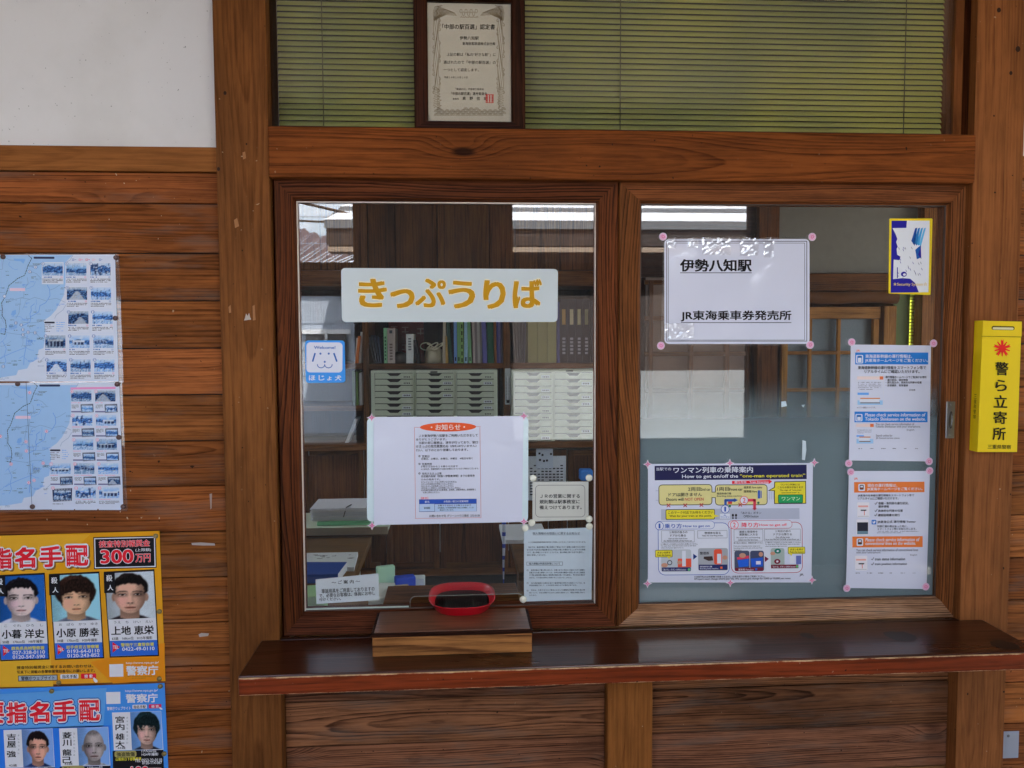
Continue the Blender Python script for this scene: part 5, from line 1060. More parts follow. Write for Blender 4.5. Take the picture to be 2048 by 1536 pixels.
def card(dx, dy, name, ruby, info, stn, tels, pargs):
    S.poly('card#%d' % dx, BLK, [(303+dx, 334+dy), (616+dx, 318+dy), (646+dx, 856+dy), (340+dx, 866+dy)], 2, slope=False); S.poly('card#%d' % dx, WW, [(312+dx, 345+dy), (610+dx, 330+dy), (638+dx, 848+dy), (346+dx, 857+dy)], 2.4, slope=False)
    portrait(S, 0, 0, 0, 0, *pargs, corners=((314+dx, 344+dy), (610+dx, 330+dy), (624+dx, 618+dy), (328+dx, 630+dy)))
    S.rect('card#%d' % dx, BLK, 306+dx, 338+dy, 374+dx, 464+dy, 8); S.text('lettering', WW, '殺', 320+dx, 352+dy, 358+dx, 392+dy, 9, .02); S.text('lettering', WW, '人', 328+dx, 414+dy, 364+dx, 448+dy, 9, .02)
    S.text('lettering', GRY, ruby, 366+dx, 636+dy, 606+dx, 652+dy, 4, .004); S.text('name_lettering#%d' % dx, BLK, name, 350+dx, 668+dy, 614+dx, 724+dy, 4, .026); S.text('lettering', DK, info, 355+dx, 735+dy, 604+dx, 754+dy, 4, .008)
    S.poly('card#%d' % dx, ink(44, 96, 190), [(341+dx, 762+dy), (633+dx, 756+dy), (638+dx, 848+dy), (346+dx, 856+dy)], 3, slope=False); S.poly('card#%d' % dx, WR, [(358+dx, 768+dy), (402+dx, 800+dy), (358+dx, 834+dy)], 4); S.text('lettering', WW, 'TEL', 360+dx, 790+dy, 396+dx, 811+dy, 5, .02)
    S.text('lettering', ink(226, 214, 60), stn, 410+dx, 773+dy, 614+dx, 795+dy, 5, .014)
    for k, t_ in enumerate(tels): S.text('lettering', WW, t_, 418+dx, 799+27*k+dy, 618+dx, 821+27*k+dy, 5, .016)
card(-338, 8, '小暮 洋史', 'こ　ぐれ　ひろ　し', '50歳　170cm位　H8年撮影', '群馬県高崎警察署', ('027-328-0110', '0120-547-590'), ((38, 92, 160), (206, 186, 182), (24, 20, 26), (190, 192, 204), 'short'))
card(0, 0, '小原 勝幸', 'お　ばら　かつ　ゆき', '39歳　170cm位　H20年撮影', '岩手県宮古警察署', ('0193-64-0110', '0120-243-852'), ((150, 200, 214), (214, 172, 140), (46, 30, 24), (100, 104, 120), 'long'))
card(340, -14, '上地 恵栄', 'うえ　ち　けい　えい', '63歳　168cm位　H15年撮影', '警視庁三鷹警察署', ('0422-49-0110',), ((176, 184, 190), (190, 150, 130), (28, 22, 22), (44, 38, 42), 'short'))
for b_, x0, y0, x1, y1, bd in (('捜査特別報奨金に関するお問い合わせは、', 104, 898, 578, 918, .014), ('写真下に掲載の各警察署電話番号にお願いします。', 106, 926, 588, 946, .01)): S.text('lettering', BLK, b_, x0, y0, x1, y1, 3, bd)
S.rect('search_box', DK, 113, 960, 357, 996, 2); S.rect('search_box', ink(150, 160, 170), 117, 964, 353, 992, 2.5); S.text('lettering', BLK, '警察庁ウェブサイト', 132, 966, 340, 990, 4, .01)
S.rr('search_box', WW, 374, 954, 486, 982, 6, 2); S.text('lettering', BLK, '指名手配', 386, 957, 478, 979, 4, .014); S.rr('search_box', WR, 502, 950, 596, 982, 6, 2); S.text('lettering', WW, '検 索', 524, 955, 574, 978, 4, .014)
S.poly('search_box', WW, [(578, 976), (586, 974), (604, 990), (606, 1002), (592, 1006), (582, 996)], 5)
S.rect('print', WW, 678, 892, 764, 970, 2); S.text('lettering', WW, '警察庁', 782, 900, 980, 960, 4, .03); S.text('lettering', WW, 'http://www.npa.go.jp/', 782, 876, 984, 892, 4, .008)
S.scrawl('lettering', ink(150, 110, 40), 790, 966, 960, 986, 2, rm, .5, 9)
for x, y in ((966, 98), (988, 565), (988, 982), (366, 1006)): S.pin(x, y, 16, PINM)
S.done()
S = Sheet('wanted_poster', 'blue police poster cut off by the bottom of the picture, with white name columns', 'poster', [(-90, 1381), (329, 1366), (341, 1640), (-90, 1650)], -.0142, POST_B, (0, 1040, 3.096), -.024, group='police posters on the left boards')
for c, pts in (((104, 176, 246), [(-200, 1090), (660, 1040), (640, 1280), (-200, 1300)]), ((44, 118, 220), [(-200, 1300), (690, 1270), (690, 1800), (-200, 1800)])): S.poly('print', ink(*c), pts, 1, slope=False)
for ch, x0, x1, y0 in (('要', -110, 26, 1124), ('指', 40, 168, 1122), ('名', 184, 306, 1118), ('手', 330, 468, 1112), ('配', 492, 618, 1108)):
    S.text('heading_lettering', ink(30, 60, 140), ch, x0, y0+4, x1, y0+138, 2, .05, grow=.09); outlined(S, 'heading_lettering', ch, x0, y0+4, x1, y0+136, bold=.045, grow=.05, L=3)
S.rect('print', WW, 658, 1064, 746, 1138, 2); S.text('lettering', WW, '警察庁', 780, 1074, 978, 1130, 4, .03); S.text('lettering', WW, 'http://www.npa.go.jp/', 776, 1048, 978, 1066, 4, .008); S.text('lettering', WW, '警察庁ウェブサイト', 664, 1154, 810, 1176, 4, .01)
S.rr('search_box', WW, 820, 1143, 910, 1168, 6, 2); S.text('lettering', BLK, '指名手配', 828, 1146, 904, 1166, 4, .014); S.rr('search_box', ink(196, 40, 90), 922, 1140, 1000, 1165, 6, 2); S.text('lettering', WW, '検 索', 938, 1144, 984, 1162, 4, .014); S.poly('search_box', WW, [(986, 1158), (992, 1156), (1008, 1168), (1004, 1174), (992, 1170)], 5)
for x0, y0, nm, rb, age, pargs in ((22, 1296, '吉屋 強', 'よしやつよし', '42歳', ((120, 150, 200), (196, 148, 130), (30, 22, 24), (40, 60, 110), 'short')), (366, 1286, '菱川 龍己', 'ひしかわたつみ', '43歳', ((120, 156, 206), (150, 140, 138), (70, 66, 66), (150, 156, 168), 'shaved')), (694, 1188, '宮内 雄大', 'みやうちゆうだい', '44歳', ((110, 150, 204), (178, 148, 136), (24, 40, 44), (50, 56, 70), 'long'))):
    wc = 112; S.poly('card#%d' % x0, WW, [(x0, y0+4), (x0+304, y0-6), (x0+318, y0+234), (x0+12, y0+238)], 2, slope=False); portrait(S, 0, 0, 0, 0, *pargs, corners=((x0+wc, y0+1), (x0+303, y0-5), (x0+315, y0+230), (x0+wc+12, y0+235)))
    cs = nm.replace(' ', ''); two = len(cs)//2+len(cs) % 2; yy = y0+26
    for k, ch in enumerate(cs):
        if k == two: yy += 14
        S.text('name_lettering#%d' % x0, BLK, ch, x0+22, yy, x0+78, yy+40, 4, .024); yy += 46
    S.text('lettering', DK, age, x0+34, y0+214, x0+84, y0+230, 4, .008); 
    for k, ch in enumerate(rb): S.text('lettering', GRY, ch, x0+90, y0+30+k*22, x0+100, y0+41+k*22, 4, 0)
    S.rect('card#%d' % x0, BLK, x0+6, y0+238, x0+320, y0+420, 2.5)
for b_, x0, y0, x1, y1, c in (('177cm位', 878, 1418, 970, 1438, WW), ('H24年撮影', 878, 1440, 982, 1458, WW), ('強盗致傷', 724, 1436, 836, 1462, BLK), ('山梨県日下部警察署', 718, 1468, 876, 1488, ink(226, 214, 60)), ('TEL 0553-22-0110', 836, 1476, 1004, 1496, WW), ('0120-114-087', 882, 1494, 1004, 1510, WW), ('158cm位', 544, 1522, 638, 1540, WW), ('殺人', 398, 1526, 440, 1546, BLK), ('168cm位', 204, 1528, 298, 1546, WW)): S.text('lettering', c, b_, x0, y0, x1, y1, 5, .014)
S.rr('charge_tag#1', ink(150, 140, 84), 710, 1428, 846, 1468, 14, 4); S.rr('charge_tag#2', ink(150, 140, 84), 384, 1520, 524, 1560, 14, 4)
outlined(S, 'lettering', '100', 812, 1524, 920, 1580, bold=.03); outlined(S, 'lettering', '万円', 924, 1534, 1000, 1580, bold=.03)
for x, y in ((322, 1058), (994, 1028), (1018, 1446)): S.pin(x, y, 16, PINM)
S.done()

# ------------------------------------------------------------------ the office behind the glass
YF = 1.9
def pbox(mm, x0, y0, x1, y1, Y0, Y1, mat, grain='z'):
    a, b_ = P(x0, (y0+y1)/2, Y0), P(x1, (y0+y1)/2, Y0); c, d = P((x0+x1)/2, y1, Y0), P((x0+x1)/2, y0, Y0)
    mm.box(a.x, b_.x, Y0, Y1, c.z, d.z, mat, grain)
m = MB()
m.box(-2.0, 1.75, 2.55, 2.62, 0, 3.0, OFFW); m.box(1.75, 3.0, 2.55, 2.62, 0, 1.8, OFFW); m.box(1.75, 2.34, 2.55, 2.62, 1.8, 3.0, OFFW); m.box(2.66, 3.0, 2.55, 2.62, 1.8, 3.0, OFFW); m.box(-2.06, -2.0, .1, 2.6, 0, 1.5, OFFW); m.box(-2.06, -2.0, .1, 2.6, 2.2, 3.0, OFFW); m.box(-2.06, -2.0, .1, .9, 1.5, 2.2, OFFW); m.box(-2.06, -2.0, 1.9, 2.6, 1.5, 2.2, OFFW)
m.box(3.0, 3.06, .1, 2.6, 0, 1.0, OFFW); m.box(3.0, 3.06, .1, 2.6, 2.15, 3.0, OFFW); m.box(3.0, 3.06, .1, .4, 1.0, 2.15, OFFW); m.box(3.0, 3.06, 1.85, 2.6, 1.0, 2.15, OFFW)
tag(m.build('office_wall'), 'pale grey plaster walls of the ticket office seen behind the panes', 'wall')
bk = empty('bookcase', (P(900, 730, YF).x, YF, 0)); tag(bk, 'brown wooden bookcase with binders, drawer units and cupboards inside the office', 'bookcase')
zA = P(900, 573, YF).z
def part(name, parent, *boxes, bevel=.002):
    mm = MB()
    for b_ in boxes: pbox(mm, *b_)
    return mm.build(name, parent, bevel=bevel)
for x0, x1 in ((726, 738), (1007, 1020), (1196, 1212), (556, 570)): part('upright', bk, (x0, 575, x1, 892, YF, YF+.32, W_IN, 'z'))
part('shelf_board', bk, (570, 727, 725.5, 738, YF+.002, YF+.32, W_IN, 'x')); part('shelf_board', bk, (738.5, 727, 1006.5, 738, YF+.002, YF+.32, W_IN, 'x')); part('shelf_board', bk, (1020.5, 726, 1195.5, 737, YF+.002, YF+.32, W_IN, 'x')); part('shelf_board', bk, (570, 812, 725.5, 822, YF+.002, YF+.32, W_IN, 'x'))
part('top_rail', bk, (556, 541, 1212, 572, YF-.01, YF+.32, W_IN, 'x'))
part('counter_top', bk, (556, 887, 1212, 899, YF-.05, YF+.32, W_IN, 'x'))
part('back_panel', bk, (556, 573, 1212, 890, YF+.30, YF+.318, W_DARK, 'z'))
def cupboard(name, x0, y0, x1, y1, Y, fr=11, inset=None, mat=W_IN, mat2=None, parent=None):
    o = part(name, parent or bk, (x0, y0, x0+fr, y1, Y, Y+.02, mat, 'z'), (x1-fr, y0, x1, y1, Y, Y+.02, mat, 'z'), (x0+fr, y0, x1-fr, y0+fr, Y+.0005, Y+.02, mat, 'x'), (x0+fr, y1-fr, x1-fr, y1, Y+.0005, Y+.02, mat, 'x'))
    part('panel', o, (x0+fr, y0+fr, x1-fr, y1-fr, Y+.010, Y+.016, mat2 or mat, 'z'), bevel=0)
    return o
for x0, x1 in ((560, 606), (607, 728), (730, 771), (772, 878), (881, 1016), (1018, 1096), (1098, 1134), (1136, 1210)): cupboard('cupboard_door', x0, 900, x1, 1136, YF)
part('plinth', bk, (556, 1137, 1212, 1152, YF, YF+.3, W_IN, 'x')); part('plinth', bk, (556, 1153, 1212, 1300, YF+.06, YF+.3, GAP, 'x'))
up = empty('wall_cupboard', (P(900, 470, YF).x, YF, P(900, 541, YF).z)); tag(up, 'dark brown cupboard doors above the bookcase inside the office', 'cupboard')
for k, x0 in enumerate((556, 640, 735, 790, 874, 978, 1030, 1120)):
    x1 = (640, 735, 790, 874, 978, 1030, 1120, 1212)[k]; part('door', up, (x0+1, 330, x1-1, 540, YF+(.004 if k % 2 else 0), YF+.02, W_IN, 'z'))
part('case', up, (556, 320, 1212, 540.5, YF+.022, YF+.3, W_DARK, 'z'))
# drawer units
def drawers(x0, y0, x1, y1, cols, rows, top, lab, rnd, lettering):
    Y = YF-.02; u_ = empty('drawer_unit', P((x0+x1)/2, y1, Y)); tag(u_, lab, 'drawer unit', 'letter drawer units')
    part('case', u_, (x0, y0, x1, y1, Y+.006, Y+.3, CASEG, 'x')); mm = MB(); pbox(mm, (x0+x1)/2-8, y0+2.5, (x0+x1)/2+6, y0+5.5, Y+.004, Y+.007, GAP); mm.build('maker_plate', u_)
    mm = MB()
    for (a, b_) in cols: pbox(mm, a, top, b_, y1-3.5, Y+.0052, Y+.0059, GAP)
    mm.build('drawer_gap_shade', u_)  # dark sheet painted in as the shade between drawers and in their slots
    for (a, b_) in cols:
        h = (y1-4-top)/rows
        for k in range(rows):
            mm = MB(); yt = top+k*h+.8; yb2 = top+(k+1)*h-.8; cx = (a+b_)/2; v = lambda x, y: (P(x, y, Y).x, P(x, y, Y).z)
            hw = (b_-a)*.14
            mm.prism([v(a, yb2), v(b_, yb2), v(b_, yt), v(cx+hw*1.35, yt), v(cx+hw*.75, yt+h*.42), v(cx-hw*.75, yt+h*.42), v(cx-hw*1.35, yt), v(a, yt)], Y, Y+.005, DRAWG)
            d = mm.build('drawer', u_)
            lx0, lx1 = a+(b_-a)*.72, b_-(b_-a)*.05; r_ = rnd.random()
            mm = MB(); pbox(mm, lx0, yt+h*.36, lx1, yt+h*.8, Y-.0016, Y-.0002, CASEG if r_ < .5 else ink(196, 204, 206, k=.6))
            if r_ >= .35:
                for j in range(4): pbox(mm, lx0+(lx1-lx0)*(.15+.2*j), yt+h*.48, lx0+(lx1-lx0)*(.15+.2*j+.12), yt+h*.68, Y-.0022, Y-.0018, BLK)
            mm.build('label_holder', d)
rd = random.Random(9)
drawers(742.5, 740, 995, 885.5, ((750, 826), (833, 907), (914, 988)), 11, 746, 'grey green letter drawer unit left of the thermometer inside the office', rd, 0)
drawers(1022.5, 738, 1258, 885, ((1030, 1103), (1110, 1184), (1191, 1256)), 10, 745, 'grey green letter drawer unit right of the thermometer inside the office', rd, 0)
# books
def book(px0, px1, ptop, col, lab, cat='book', lean=0, pbot=727, deep=.2, name='book', mark=None, Y=YF+.015, grp='books and files on the office shelf'):
    c = ink(*col, k=.6); mm = MB(); cut = Y
    a, b_ = P(px0, pbot, Y), P(px1, pbot, Y); t_ = P(px0, ptop, Y).z; dx = (P(px0+lean, ptop, Y).x-P(px0, ptop, Y).x) if lean else 0
    mm.prism([(a.x, a.z+.001), (b_.x, a.z+.001), (b_.x+dx, t_), (a.x+dx, t_)], Y, Y+deep, c); o = mm.build(name, bevel=.0012); tag(o, lab, cat, grp)
    for (f0, f1, g0, g1, mc) in (mark or ()):
        m2 = MB(); xa, xb = a.x+(b_.x-a.x)*g0, a.x+(b_.x-a.x)*g1; za, zb = a.z+(t_-a.z)*f0, a.z+(t_-a.z)*f1
        m2.face([(xa+dx*f0, Y-.0008, za), (xb+dx*f0, Y-.0008, za), (xb+dx*f1, Y-.0008, zb), (xa+dx*f1, Y-.0008, zb)], ink(*mc, k=.6)); m2.build('spine_label', o)
    return o
X1 = lambda v: 600+v/6.827
X2 = lambda v: 860+v/6.0235
def txtmarks(n, c, lo=.1, hi=.8): return [(lo+(hi-lo)*k/n, lo+(hi-lo)*(k+.6)/n, .3, .7, c) for k in range(n)]
book(X1(748), X1(775), 676, (190, 190, 188), 'pale leaning booklet at the left end of the shelf beside an orange one', lean=4, deep=.15)
book(X1(752), X1(790), 672, (176, 96, 40), 'orange leaning book left of the first bookcase upright', lean=7, deep=.15, Y=YF+.004)
book(X1(800), X1(835), 664, (188, 186, 180), 'cream leaning book touching the first bookcase upright', lean=5, deep=.15)
for k in range(4): book(X1(1010+30*k), X1(1026+30*k), 668+2*k, (78-8*k, 78-6*k, 80), ('thin dark magazine slumping nearest the first upright', 'second slumped grey magazine from the first upright', 'third slumped grey magazine from the first upright', 'slumped dark magazine leaning beside the thin green file')[k], 'magazine', lean=-13+2.5*k, name='magazine', deep=.18)
book(X1(1148), X1(1190), 656, (120, 170, 128), 'thin pale green file beside the thick grey binder', 'file', name='file', mark=txtmarks(7, (40, 70, 50)))
book(X1(1196), X1(1296), 657, (150, 140, 134), 'thick grey binder with a dark square mark on its spine', 'binder', name='binder', mark=[(.86, .95, .3, .7, (60, 70, 76))]+txtmarks(6, (96, 86, 82), .1, .6))
book(X1(1452), X1(1552), 668, (196, 200, 200), 'white boxed file in front of the dark red board', 'file', name='file', mark=txtmarks(5, (90, 96, 104), .45, .9))
book(X1(1600), X1(1634), 680, (52, 48, 52), 'dark thin folder leaning left beside the cream pouch', 'file', lean=-7, name='file', deep=.12)
mm = MB(); pbox(mm, X1(1212), 640, X1(1690), 726.5, YF+.22, YF+.24, ink(104, 34, 34, k=.6)); o = mm.build('red_board'); tag(o, 'dark red board with pale lettering standing at the back of the shelf', 'board')
mm = MB()
for x, y in ((1240, 632), (1390, 640), (1600, 660), (1390, 880)): 
    for q in ((0, 0, 90, 14), (40, 0, 54, 90), (0, 60, 90, 74)): pbox(mm, X1(x+q[0]), 560+(y+q[1])/6.827, X1(x+q[2]), 560+(y+q[3])/6.827, YF+.2185, YF+.2195, ink(140, 96, 90, k=.6))
mm.build('lettering', o)
mm = MB(); c = P(X1(1360), 727, YF+.06); mm.lathe((c.x, c.y, c.z+.001), [(.035, 0), (.042, .012), (.043, .035), (.03, .05), (.012, .056)], plain('brown jar glaze', (.06, .05, .045), .4), 18); o = mm.build('jar'); tag(o, 'small round brown jar between the grey binder and the white file', 'jar')
mm = MB(); a, b_ = P(X1(1700), 727, YF+.02), P(X1(1945), 727, YF+.02); CL = plain('cream cloth', A(176, 172, 150, k=.6), .9, bump=.4)
loft(mm, [(sq((b_.x-a.x)/2, .05, 20), a.z+.001), (sq((b_.x-a.x)/2*1.0, .055, 20), a.z+.03), (sq((b_.x-a.x)/2*.9, .045, 20), a.z+.065), (sq((b_.x-a.x)/2*.6, .03, 20), a.z+.078)], CL, (a.x+b_.x)/2, YF+.08); o = mm.build('cloth_pouch'); tag(o, 'cream cloth pouch with a tangled drawstring on the shelf', 'pouch')
mm = MB(); cx = (a.x+b_.x)/2
for k in range(3): mm.tube([(cx-.035+.03*k+.028*cos(t_), YF+.03-.004*k, a.z+.082+.018*sin(t_+k)) for t_ in [i*2*pi/12 for i in range(13)]], .0026, CL)
mm.tube([(cx-.03, YF+.028, a.z+.095), (cx+.02, YF+.026, a.z+.07), (cx+.05, YF+.026, a.z+.1)], .0026, CL); mm.build('drawstring', o)
for x0, x1, tp, col, lab, ln, mk in ((150, 186, 0, (150, 142, 124), 'cream file leaning right of the pouch', 3, ()), (186, 216, 672, (150, 118, 56), 'short ochre booklet beside the cream file', -1, ()), (228, 272, 0, (34, 60, 48), 'dark green leaning file left of the pale blue one', -8, ()), (290, 326, 0, (96, 130, 180), 'blue spined file left of the pair of green files', 0, [(.04, .1, .3, .7, (20, 24, 34))]), (330, 366, 0, (98, 140, 92), 'green file touching the blue spined file', 0, [(.04, .1, .3, .7, (20, 24, 34))]), (368, 405, 0, (112, 150, 86), 'green file with a column of black lettering', 0, txtmarks(9, (26, 34, 24), .02, .98)), (412, 452, 0, (134, 170, 186), 'pale blue file between green files', 1.5, [(.04, .1, .3, .7, (20, 24, 34))]), (464, 506, 0, (98, 142, 100), 'green file right of the pale blue file', -4, [(.04, .1, .3, .7, (20, 24, 34))]), (520, 546, 0, (150, 140, 136), 'thin beige booklet in the middle of the files', -2, ()), (548, 576, 0, (104, 98, 98), 'thin dark grey booklet beside the beige one', -2, ()), (578, 606, 0, (140, 138, 132), 'thin light grey booklet beside a dark grey one', -2, ()), (608, 630, 0, (96, 92, 92), 'thin slate booklet left of the violet file', -2, ()), (640, 690, 0, (84, 84, 140), 'violet blue file left of the thick dark green file', -4, ()), (696, 770, 0, (24, 74, 52), 'thick dark green file on the middle shelf', -1, ()), (780, 806, 0, (126, 82, 50), 'brown booklet right of the thick dark green file', -2, [(.75, .9, .3, .7, (40, 26, 20))]), (812, 828, 0, (70, 76, 140), 'narrow blue booklet near the second upright', -1, ()), (834, 850, 0, (110, 104, 150), 'narrow lilac booklet near the second upright', -1, ()), (856, 876, 0, (70, 70, 90), 'narrow slate file against the second upright', -.5, ())):
    book(X2(x0), X2(x1), 600 if tp == 0 else tp, col, lab, 'file', lean=ln, name='file', mark=mk, pbot=727)
for k in range(5): book(X2(1030+26*k), X2(1041+26*k), 612+4*k, (120-14*k, 116-12*k, 112-8*k), ('slumped pale magazine right of the second upright', 'second slumped magazine right of the second upright', 'third slumped magazine right of the second upright', 'fourth slumped magazine right of the second upright', 'slumped dark magazine beside the khaki binders')[k], 'magazine', lean=-9+3*k, name='magazine', pbot=726)
for k, (x0, x1) in enumerate(((1180, 1296), (1300, 1412), (1416, 1522))): book(X2(x0), X2(x1), 604, (126, 122, 76), ('khaki binder on the left of three, beside slumped magazines', 'khaki binder in the middle of three', 'khaki binder on the right of three, beside a thin navy file')[k], 'binder', name='binder', pbot=726)
book(X2(1527), X2(1562), 604, (52, 56, 100), 'thin navy file between khaki and black binders', 'file', name='file', pbot=726)
for k, (x0, x1) in enumerate(((1568, 1658), (1662, 1752), (1756, 1838), (1842, 1928))):
    book(X2(x0), X2(x1), 598, (34, 32, 42), ('black binder with an ochre label, first of four', 'black binder with a cream label, second of four', 'black binder with a cream label, third of four', 'black binder with a blank olive label, last of four')[k], 'binder', name='binder', pbot=726, mark=[(.60, .84, .25, .72, ((146, 116, 60), (168, 160, 126), (160, 156, 120), (130, 130, 100))[k])]+txtmarks(5, (130, 130, 140), .14, .42))
book(1182, 1195, 600, (40, 38, 48), 'black binder cut off by the window frame', 'binder', name='binder', pbot=726)
for k, (x0, x1, c) in enumerate(((705, 711, (60, 70, 40)), (713, 716, (90, 120, 60)), (719, 725, (150, 150, 146)))): book(x0, x1, 742+2*k, c, ('dark olive booklet on the lower left shelf', 'thin green booklet on the lower left shelf', 'pale booklet on the lower left shelf')[k], pbot=811, deep=.15)
book(690, 697, 838, (150, 150, 150), 'white clipboard leaning on the lower left shelf', 'clipboard', lean=20, pbot=886, deep=.1, name='clipboard')
# thermometer
T = empty('thermometer', P(1016, 808, YF-.012)); tag(T, 'white strip thermometer hanging on the bookcase upright', 'thermometer')
mm = MB(); pbox(mm, 1010, 737, 1021, 809, YF-.012, YF-.002, ink(150, 156, 156, k=.6)); mm.build('scale_plate', T, bevel=.002)
mm = MB()
for k in range(16): pbox(mm, 1011.6, 756+3*k, 1014, 756.7+3*k, YF-.0128, YF-.0122, BLK); pbox(mm, 1017, 756+3*k, 1019.4, 756.7+3*k, YF-.0128, YF-.0122, BLK)
pbox(mm, 1013, 800, 1019, 806, YF-.0128, YF-.0122, BLK); mm.build('markings', T)
mm = MB(); pbox(mm, 1014.8, 752, 1016.2, 800, YF-.0135, YF-.0122, ink(190, 196, 200)); mm.build('tube', T)
# papers pinned on the cupboards
mm = MB(); pbox(mm, 1056, 912, 1132, 1000, YF-.004, YF-.003, PAPER_IN); o = mm.build('timetable_sheet'); tag(o, 'printed timetable sheet pinned to the cupboard inside the office', 'sheet')
mm = MB()
for k in range(11):
    for j in range(9):
        if rd.random() < .85: pbox(mm, 1060+j*7.6, 930+k*5.8, 1060+j*7.6+5, 932.4+k*5.8, YF-.0052, YF-.0046, DK)
mm.build('print', o)
mm = MB(); pbox(mm, 1072, 897, 1106, 937, YF-.012, YF-.0112, ink(184, 192, 200, k=.6)); o = mm.build('memo_note'); tag(o, 'small handwritten memo pinned over the timetable', 'note')
mm = MB()
for x, y in ((1077, 905), (1083, 908), (1100, 906), (1078, 918), (1086, 920), (1092, 919)): pbox(mm, x, y, x+4, y+4, YF-.0135, YF-.0125, DK)
mm.build('writing', o)
mm = MB(); pbox(mm, 1161, 940, 1186, 962, YF-.1, YF-.04, ink(60, 120, 190, k=.6)); o = mm.build('tape_dispenser', bevel=.008); tag(o, 'small blue box standing near the right edge of the left pane', 'box')
# left desk
dk0 = PZ(743, 1072, .72); dk1 = PZ(712, 1146, .72)
D = empty('office_desk', (-1.2, 1.0, 0)); tag(D, 'brown topped office desk on the left behind the glass', 'desk')
mm = MB(); xe0, xe1 = dk0.x, dk1.x
for nm, z0_, z1_, mt in (('desk_top', .69, .72, W_DESK),):
    mm.reseed(); yA, yB = .42, dk0.y; xx = lambda y: dk1.x+(dk0.x-dk1.x)*(y-dk1.y)/(dk0.y-dk1.y)
    pts = [(-1.9, yA), (xx(yA), yA), (xx(yB), yB), (-1.9, yB)]
    mm.face([(x, y, z1_) for x, y in pts], mt, [(x, y) for x, y in pts]); mm.face([(x, y, z0_) for x, y in reversed(pts)], mt)
    for (a, b_) in zip(pts, pts[1:]+pts[:1]): mm.face([(a[0], a[1], z0_), (b_[0], b_[1], z0_), (b_[0], b_[1], z1_), (a[0], a[1], z1_)], mt)
mm.build('desk_top', D)
mm = MB(); mm.box(-1.9, xx(.5)-.03, .46, .49, 0, .688, CASEG); mm.box(xx(.7)-.08, xx(.7)-.045, .5, yB-.05, 0, .688, CASEG); mm.build('legs', D)
# raised rear tray with bright edge
YT = dk0.y-.02; TRY = empty('desk_shelf', P(690, 1062, YT)); tag(TRY, 'raised metal edged shelf at the back of the left desk', 'shelf')
zt2 = P(690, 1056, YT).z
mm = MB(); mm.box(-1.9, P(776, 1060, YT).x, YT, YT+.3, zt2-.02, zt2, CASEG); mm.build('board', TRY)
mm = MB(); PME = plain('brushed brass edge', (.90, .78, .58), .28, 1.0, var=.05); xa, xb, z0_, z1_ = -1.9, P(776, 1060, YT).x, P(690, 1069, YT).z, zt2+.002
mm.face([(xa, YT-.009, z0_), (xb, YT-.009, z0_), (xb, YT-.001, z1_), (xa, YT-.001, z1_)], PME); mm.face([(xa, YT-.001, z0_), (xb, YT-.001, z0_), (xb, YT-.009, z0_), (xa, YT-.009, z0_)], PME); mm.face([(xb, YT-.009, z0_), (xb, YT-.001, z0_), (xb, YT-.001, z1_)], PME); mm.build('edge_strip', TRY)
mm = MB(); mm.box(-1.88, P(776, 1060, YT).x-.01, YT+.02, YT+.05, .7205, zt2-.021, W_DESK); mm.build('support', TRY)
mm = MB(); a, b_ = P(634, 1054, YT+.04), P(752, 1054, YT+.04); mm.box(a.x, b_.x+.05, YT+.04, YT+.26, zt2+.001, zt2+.018, ink(104, 168, 128, k=.6)); o = mm.build('green_folder', bevel=.003); tag(o, 'green folder lying under the paper stack on the left desk shelf', 'folder')
mm = MB(); zz = zt2+.0185
for k in range(16):
    dx, dy = rd.uniform(-.006, .006), rd.uniform(-.006, .006); th = rd.uniform(.002, .0045); cc = rd.choice(((196, 200, 206), (180, 186, 194), (206, 208, 210)))
    mm.box(P(622, 1030, YT+.04).x+dx, b_.x+.03+dx, YT+.045+dy, YT+.25+dy, zz, zz+th-.0004, ink(*cc, k=.6)); zz += th
o = mm.build('paper_stack'); tag(o, 'thick stack of loose white papers on the green folder', 'paper stack')
mm = MB(); xa = P(690, 1010, YT+.05).x; mm.tube([(xa+.02, YT+.1, zz+.003), (xa+.005, YT+.05, zz+.002), (xa-.0, YT+.035, zz-.02), (xa-.005, YT+.036, zz-.035)], .002, BLK); mm.build('band', o)
for nm, lab, cat, q, h_, col, z_ in (('document_stack', 'white printed documents lying on the left desk', 'documents', ((605, 1106), (716, 1104), (708, 1134), (600, 1136)), .016, (196, 204, 204), .72), ('blue_book', 'thick dark blue book in front of the documents on the left desk', 'book', ((600, 1124), (694, 1124), (676, 1148), (596, 1150)), .03, (36, 66, 130), .7365)):
    mm = MB(); z1_ = z_+h_; pts = [PZ(x, y, z1_) for x, y in q]
    pts = [(p.x, p.y) for p in pts]; mt = ink(*col, k=.6); sd = PAPER_IN
    mm.face([(x, y, z1_) for x, y in reversed(pts)], mt); 
    for (a, c) in zip(pts, pts[1:]+pts[:1]): mm.face([(a[0], a[1], z_+.001), (a[0], a[1], z1_), (c[0], c[1], z1_), (c[0], c[1], z_+.001)], sd if nm != 'blue_book' or a is pts[1] else mt)
    mm.face([(x, y, z_+.001) for x, y in pts], sd); o = mm.build(nm); tag(o, lab, cat)
    if nm == 'document_stack':
        m2 = MB()
        for k in range(14):
            x, y = rd.uniform(625, 700), rd.uniform(1109, 1118); a = PZ(x, y, z1_+.0006); m2.box(a.x, a.x+rd.uniform(.003, .02), a.y, a.y+.003, z1_+.0004, z1_+.0008, DK)
        m2.build('print', o)
